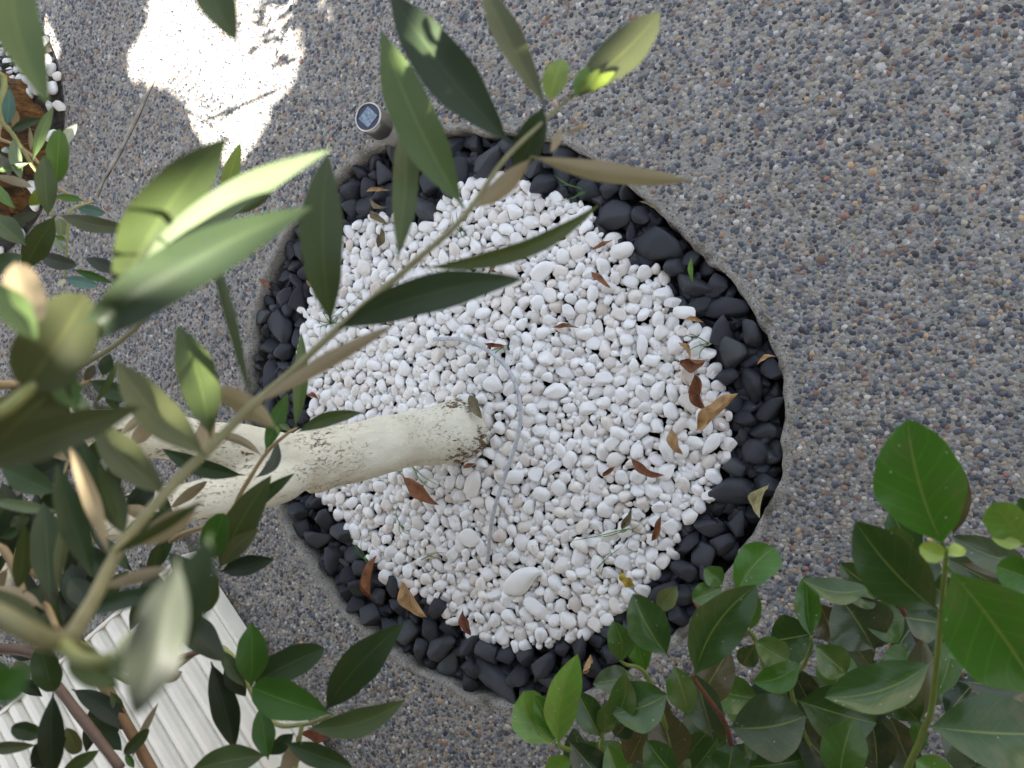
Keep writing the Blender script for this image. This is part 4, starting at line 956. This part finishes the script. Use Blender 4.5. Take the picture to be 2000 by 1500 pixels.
# ------------------------------------------------------------------ solar stake light
def solar():
    b = atz(776, 268, 0.0); top = atx(718, 228, b[0] + .01)
    dirn = nrm(top - b); hh = np.linalg.norm(top - b)
    root = empty('solar_light', (b[0], b[1], 0), 'small round steel solar stake light beside the far left rim of the bed', 'light')
    zz = Vector(dirn); q = zz.to_track_quat('Z', 'Y'); mat3 = np.array(q.to_matrix())
    def lathe(prof, seg=40):
        V, Fc = [], []
        for r, z in prof:
            for k in range(seg):
                a = 2*math.pi*k/seg; V.append(mat3 @ np.array([r*math.cos(a), r*math.sin(a), z]))
        for i in range(len(prof)-1):
            for k in range(seg): Fc.append((i*seg+k, i*seg+(k+1) % seg, (i+1)*seg+(k+1) % seg, (i+1)*seg+k))
        return V, Fc
    steel = mat_simple('brushed_steel', (.5,.47,.42), .32, .5, .9, .12, 30, .1)
    R0 = .0325; h1 = hh; h0 = hh - .055
    link('body', mesh('body', *lathe([(R0-.004, h0), (R0, h0), (R0, h1-.002), (R0-.001, h1), (R0-.0035, h1), (R0-.0035, h1-.003)])), (b[0], b[1], 0), root, steel)
    V, Fc = lathe([(R0-.0036, h1-.003), (.0001, h1-.0028)])
    link('lid', mesh('lid', V, Fc), (b[0], b[1], 0), root, mat_simple('dark_blue_plastic', (.03,.042,.075), .3, .5, 0, .2))
    m = M('solar_cell'); br_ = m.n('TexBrick'); br_.inputs['Scale'].default_value = 1
    nz = m.noise(160, 4)
    cell = m.set(m.ramp(nz, [(.35,(.11,.16,.22)),(.65,(.26,.32,.38))]), .25, .6)
    s_ = .0165; ct = math.cos(.35); st = math.sin(.35)
    V = []
    for z in (h1-.0027, h1-.0014):
        for x, y in ((-s_, -s_), (s_, -s_), (s_, s_), (-s_, s_)):
            V.append(mat3 @ np.array([x*ct - y*st, x*st + y*ct, z]))
    link('solar_cell', mesh('solar_cell', V, [(4,5,6,7),(0,1,5,4),(1,2,6,5),(2,3,7,6),(3,0,4,7)], False), (b[0], b[1], 0), root, cell)
    gl = M('clear_plastic'); gl.set((.62,.6,.55), .25, .5); gl.b.inputs['Transmission Weight'].default_value = .45
    link('lens_tube', mesh('lens_tube', *lathe([(.02, .0), (.026, .004), (.027, h0*.5), (.026, h0)])), (b[0], b[1], 0), root, gl.m)
    link('stake', mesh('stake', *lathe([(.0001, -.06), (.008, -.03), (.009, h0*.8)], 12)), (b[0], b[1], 0), root, steel)
solar()

# ------------------------------------------------------------------ white ribbed panel at the lower left
def panel():
    zt = .05
    c0 = atz(358, 1080, zt); e = nrm((atz(640, 1512, zt) - c0)); side = np.array([e[1], -e[0], 0]);
    if side[0] > 0: side = -side
    side = nrm(side * .75 + nrm(atz(-60, 1230, zt) - c0) * .4)
    root = empty('shutter_panel', (c0[0], c0[1], 0), 'white ribbed plastic panel lying flat under the olive leaves at the lower left', 'panel')
    wid, ln, pitch = 1.275, 1.3, .075
    MP = mat_simple('white_plastic', (.82,.78,.67), .3, .5, 0, .1, 7, .03)
    V, Fc = [], []; n = int(wid / pitch); prof = []
    for i in range(n):
        x = .022 + i * pitch
        for t, z in ((0, -.010), (.05, -.001), (.2, .003), (.5, .002), (.8, -.003), (.99, -.010)): prof.append((x + t * pitch, zt + z))
    L_ = [0.012, ln]
    for d in L_:
        for s, z in prof: V.append(side * s + e * d + np.array([0, 0, z]))
    m_ = len(prof)
    Fc = [(i, i+1, m_+i+1, m_+i) for i in range(m_-1)]
    me = mesh('slats', V, Fc, False)
    if me.polygons[5].normal.z < 0: me.flip_normals()
    link('slats', me, (c0[0], c0[1], 0), root, MP)
    fb = MB()
    def bar(s0, s1, d0, d1, z0, z1):
        Vv = [side*s + e*d + np.array([0, 0, z]) for z in (z0, z1) for s, d in ((s0, d0), (s1, d0), (s1, d1), (s0, d1))]
        fb.add((Vv, [(0,3,2,1),(4,5,6,7),(0,1,5,4),(1,2,6,5),(2,3,7,6),(3,0,4,7)]))
    bar(0.008, .021, 0, ln, 0, zt - .002); bar(.0212, wid + .02, 0, .0115, .0, zt + .004)
    bar(.03, wid, .02, ln, .0, zt - .012)
    me = fb.me('frame', False)
    bm = bmesh.new(); bm.from_mesh(me); bmesh.ops.recalc_face_normals(bm, faces=bm.faces)
    bmesh.ops.bevel(bm, geom=bm.edges[:], offset=.002, segments=2, affect='EDGES'); bm.to_mesh(me); bm.free()
    link('frame', me, (c0[0], c0[1], 0), root, MP)
panel()

# ------------------------------------------------------------------ palm at the upper left
def palm():
    pc = np.array([*PALM, 0.0]); tc = atz(2, 292)
    root = empty('palm_tree', pc, 'stout palm stem wrapped in rust-brown fibre at the upper left corner', 'palm')
    m = M('palm_fibre'); mp = m.n('Mapping'); mp.inputs['Scale'].default_value = (1, 1, .25); m.l(m.coord(), mp.inputs['Vector'])
    nz = m.noise(70, 6, .65, mp.outputs[0], .8); n2 = m.noise(9, 4)
    col = m.mix(m.g(n2, .4, .65), m.ramp(nz, [(.3,(.04,.02,.012)),(.55,(.2,.095,.03)),(.75,(.38,.2,.07))]), m.ramp(nz, [(.35,(.02,.014,.01)),(.7,(.12,.07,.035))]))
    m.bump(nz, 1, .01); fib = m.set(col, .9, .15)
    V, Fc = [], []; seg, nr = 72, 40
    for i in range(nr + 1):
        t = i / nr; z = -.02 + t * .75; r0 = .185 * (1 + .22 * math.exp(-t * 9)) * (1 - .1 * t)
        for k in range(seg):
            a = 2*math.pi*k/seg
            q = Vector((math.cos(a) * 3, math.sin(a) * 3, z * 9))
            r = r0 * (1 + .14 * noise.noise(q) + .07 * noise.noise(q * 3.1)) + .012 * abs(math.sin(a * 5 + z * 26))
            V.append((r*math.cos(a) - .10*t, r*math.sin(a), z))
    for i in range(nr):
        for k in range(seg): Fc.append((i*seg+k, i*seg+(k+1) % seg, (i+1)*seg+(k+1) % seg, (i+1)*seg+k))
    link('trunk', mesh('trunk', V, Fc), tc, root, fib)
    mb = MB()
    for i in range(260):
        a = random.uniform(-1.9, 1.9); z = random.uniform(.0, .6); r = .185
        p = np.array([r*math.cos(a) - .05*z, r*math.sin(a), z]); d = nrm(np.array([math.cos(a), math.sin(a), random.uniform(-.9, .6)]))
        t_ = np.cross(d, [0, 0, 1]) * random.uniform(-1, 1)
        ln = random.uniform(.03, .1)
        mb.add(tube(smooth_path([p, p + d*ln*.35 + t_*ln*.3, p + d*ln*.4 + t_*ln*.8 - np.array([0, 0, ln*.5])], 4), [.0009, .0008, .0003], 4))
    link('fibres', mb.me('fibres'), tc, root, mat_simple('fibre_strand', (.3,.17,.07), .8))
    mb = MB()
    c = at(0, 130, 2.0) - pc
    for i in range(13):
        y0 = c[1] + .1 - i * .016
        p0 = np.array([c[0] - .06, y0, c[2] + random.uniform(-.02, .02)]); p1 = p0 + np.array([random.uniform(.07, .11), random.uniform(-.015, .01), random.uniform(-.03, .0)])
        mb.add(tube(smooth_path([p0, (p0+p1)/2 + [0, 0, .006], p1], 5), [.005, .0045, .0005], 6))
    mb.add(tube(smooth_path([np.array([c[0]-.05, c[1]+.13, c[2]]), np.array([c[0]-.055, c[1], c[2]]), np.array([c[0]-.04, c[1]-.14, c[2]-.03])], 6), [.007, .008, .008], 8))
    link('spiny_stalk', mb.me('spiny_stalk'), pc, root, mat_simple('dark_spine', (.02,.024,.02), .45))
    # unseen fronds, leaflets laid out along the sun to stripe the lit paving
    fr = MB(); hz = .9
    def lift(x, y, dz=0.0): return atz(x, y) + SUN * ((hz + dz) / SUN[2]) - pc
    def blade(x0, y0, x1, y1, w_, dz):
        a_, b_ = lift(x0, y0, dz), lift(x1, y1, dz + .03); e_ = nrm(np.cross(b_ - a_, SUN)) * w_; m_ = a_ * .6 + b_ * .4; u_ = SUN * .0012
        fr.add(([a_, m_ + e_, b_, m_ - e_, m_ + u_], [(0, 1, 4), (1, 2, 4), (2, 3, 4), (3, 0, 4)]))
    for i in range(11): blade(316 + i*9.5, 180 + i*6.5, 382 + i*11 , 112 + i*8.5, .0036, .006 * i)
    fr.add(tube(smooth_path([lift(296, 168), lift(340, 196), lift(420, 252), lift(470, 300)], 6), [.004, .0035, .003, .002], 6))
    rq = random.Random(3)
    for i in range(30):  # loose blades added to break up the sun patch
        x0 = rq.uniform(505, 600); y0 = rq.uniform(-20, 110); a_ = rq.uniform(.5, 1.3) if i % 3 else rq.uniform(-.6, .2); l_ = rq.uniform(30, 62)
        blade(x0, y0, x0 - l_*math.cos(a_), y0 + l_*math.sin(a_)*.8, rq.uniform(.005, .010), rq.uniform(0, .05))
    for i in range(9): blade(395 + i*16, 236 - i*6, 440 + i*14, 222 - i*7, .006, .02)
    fr.add(tube(smooth_path([lift(620, -20), lift(560, 60), lift(530, 140)], 6), [.005, .004, .002], 6))
    link('frond', fr.me('frond', False), pc, root, mat_simple('frond_green', (.05,.09,.03), .5))
    # its own little bed of soil and pebbles
    n = 64; V = [(*PALM, .0045)] + [(PALM[0] + (PALM_R)*math.cos(a), PALM[1] + PALM_R*math.sin(a), .0045) for a in np.arange(n)*2*math.pi/n]
    o = link('soil', mesh('palm_soil', V, [(0, 1+i, 1+(i+1) % n) for i in range(n)]), mat=MS); tag(o, kind='structure')
    st = pack(np.array([(PALM[0] + (PALM_R-.003)*math.cos(a), PALM[1] + (PALM_R-.003)*math.sin(a)) for a in np.arange(40)*2*math.pi/40]), [(.022, 40), (.018, 110), (.014, 130), (.010, 90)], .9, [(*tc[:2], .17)], 25)
    for x, y, r in st:
        if x < PALM[0] + .0: continue
        dr = math.hypot(x - PALM[0], y - PALM[1])
        if y < tc[1] + .13 and random.random() < (.8 if dr < PALM_R - .03 else .45): continue
        o = link('palm_pebble', WM[random.randrange(len(WM))], (x, y, .004 + r * .45)); o.scale = r * 1.12 * np.array([1.1, .95, .9]); o.rotation_euler = (random.gauss(0, .3), random.gauss(0, .3), random.uniform(0, 6.28))
        tag(o, 'white pebble in the strip round the foot of the palm', 'pebble', 'white pebbles round the palm')
palm()

# ------------------------------------------------------------------ unseen blockers added to shape the sun: a slab on an upright, a leaf screen
ZC = 2.3
shade_block = empty('shade_block', (1.0, -3.2, 0), 'unseen beige upright and overhead slab, added to block sun and reflect tan', 'shade_block')
HB = mat_simple('beige_render', (.5,.4,.27), .85, .2, 0, .1, 20, .3)
link('block_wall', mesh('block_wall', *box(-5.6, 5, -.3, 0, 0, 3.2), smooth=False), (1.0, -3.2, 0), shade_block, HB)
link('block_slab', mesh('block_slab', *box(-5.2, 5, .003, 1.55, ZC + .05, ZC + .2), smooth=False), (1.0, -3.2, 0), shade_block, HB)
LITP = [[(300,-20),(296,30),(284,62),(300,70),(250,104),(258,128),(290,150),(330,152),(336,172),(362,178),(372,198),(376,214),(396,262),(425,288),(470,292),(492,272),(500,240),(524,214),(530,188),(540,168),(566,150),(572,104),(540,60),(560,20),(545,-20)],
        [(-80,-40),(70,-10),(90,50),(116,98),(80,140),(-20,160),(-80,150)], [(575,-10),(605,5),(600,40),(580,60),(568,30)], [(590,45),(612,50),(606,75),(590,70)], [(640,-10),(668,0),(660,22),(640,20)], [(612,10),(630,20),(622,44),(610,36)], [(600,95),(612,102),(604,116)], [(575,120),(590,128),(580,142)], [(205,10),(222,14),(214,24)]]
LITW = [np.array([atz(x, y)[:2] for x, y in p]) for p in LITP]
SPOTS = [(at(626,314,.262), .003), (at(306,785,.335), .002), (at(290,1215,.175), .006), (at(320,1140,.175), .004), (at(40,555,.23), .002), (at(140,262,.78), .012)]
def shade_screen():  # added sun blocker; leaves left out where sun should land
    root = empty('shade_screen', (1.5, -.95, 0), 'unseen screen of leaves on a trunk, added to shade the paving', 'tree')
    Vt, Ft = tube(smooth_path([np.array([0, 0, -.05]), np.array([-.05, 0, 1.2]), np.array([-.1, -.1, 2.0]), np.array([-.5, .1, 2.5]), np.array([-.9, .12, 2.62])], 8), [.09, .07, .05, .03, .012], 12, .1)
    link('trunk', mesh('trunk', Vt, Ft), (1.5, -.95, 0), root, mat_simple('brown_bark', (.12,.09,.06), .9))
    ctr, dirs = [], []
    for lay in range(5):
        s = .05; xs = np.arange(-3.3, 1.5, s); ys = np.arange(-1.85, .05, s)
        X, Y = np.meshgrid(xs, ys); P = np.c_[X.ravel(), Y.ravel()] + rng.uniform(-.6, .6, (X.size, 2)) * s
        z = ZC + .12 * lay + rng.uniform(-.05, .05, len(P)); ctr.append(np.c_[P, z])
    ctr = np.vstack(ctr); N = len(ctr)
    a = rng.uniform(0, 6.28, N); tl = rng.normal(0, .35, N); ln = rng.uniform(.05, .075, N); wd = ln * rng.uniform(.42, .6, N)
    e1 = np.c_[np.cos(a), np.sin(a), tl * .8]; e1 /= np.linalg.norm(e1, axis=1)[:, None]
    e2 = np.cross(e1, np.c_[rng.normal(0, .3, N), rng.normal(0, .3, N), np.ones(N)]); e2 /= np.linalg.norm(e2, axis=1)[:, None]
    tmpl = [(-1, 0), (-.45, .8), (.2, 1), (1, 0), (.2, -1), (-.45, -.8)]
    Q = np.stack([ctr + e1 * (ln * t)[:, None] + e2 * (wd * u)[:, None] for t, u in tmpl], 1)        # N,6,3
    keep = np.ones(N, bool)
    G = Q - SUN * (Q[:, :, 2:3] / SUN[2])                                                             # their shadows on the ground
    for p in LITW:
        for k in range(6): keep &= ~inpoly(G[:, k, :2], p)
        keep &= ~inpoly(G.mean(1)[:, :2], p)
    en = np.cross(e1, e2)
    for P0, r in SPOTS:                 # gaps cut so sun strikes chosen olive leaves
        v = P0 - ctr; v = v - SUN * ((v * en).sum(1) / (en @ SUN))[:, None]
        keep &= ((v * e1).sum(1) / (ln + r))**2 + ((v * e2).sum(1) / (wd + r))**2 > 1
    Q = Q[keep]; N = len(Q)
    V = Q.reshape(-1, 3); T = (np.array([(0,5,1),(1,5,4),(1,4,2),(2,4,3)])[None] + (np.arange(N)*6)[:, None, None]).reshape(-1, 3)
    me = mesh_tri('screen_leaves', V - np.array([1.5, -.95, 0]), T, smooth=False)
    link('screen_leaves', me, (1.5, -.95, 0), root, mat_simple('screen_leaf', (.05,.08,.025), .6))
shade_screen()
print('leaves', LEAFN[0])
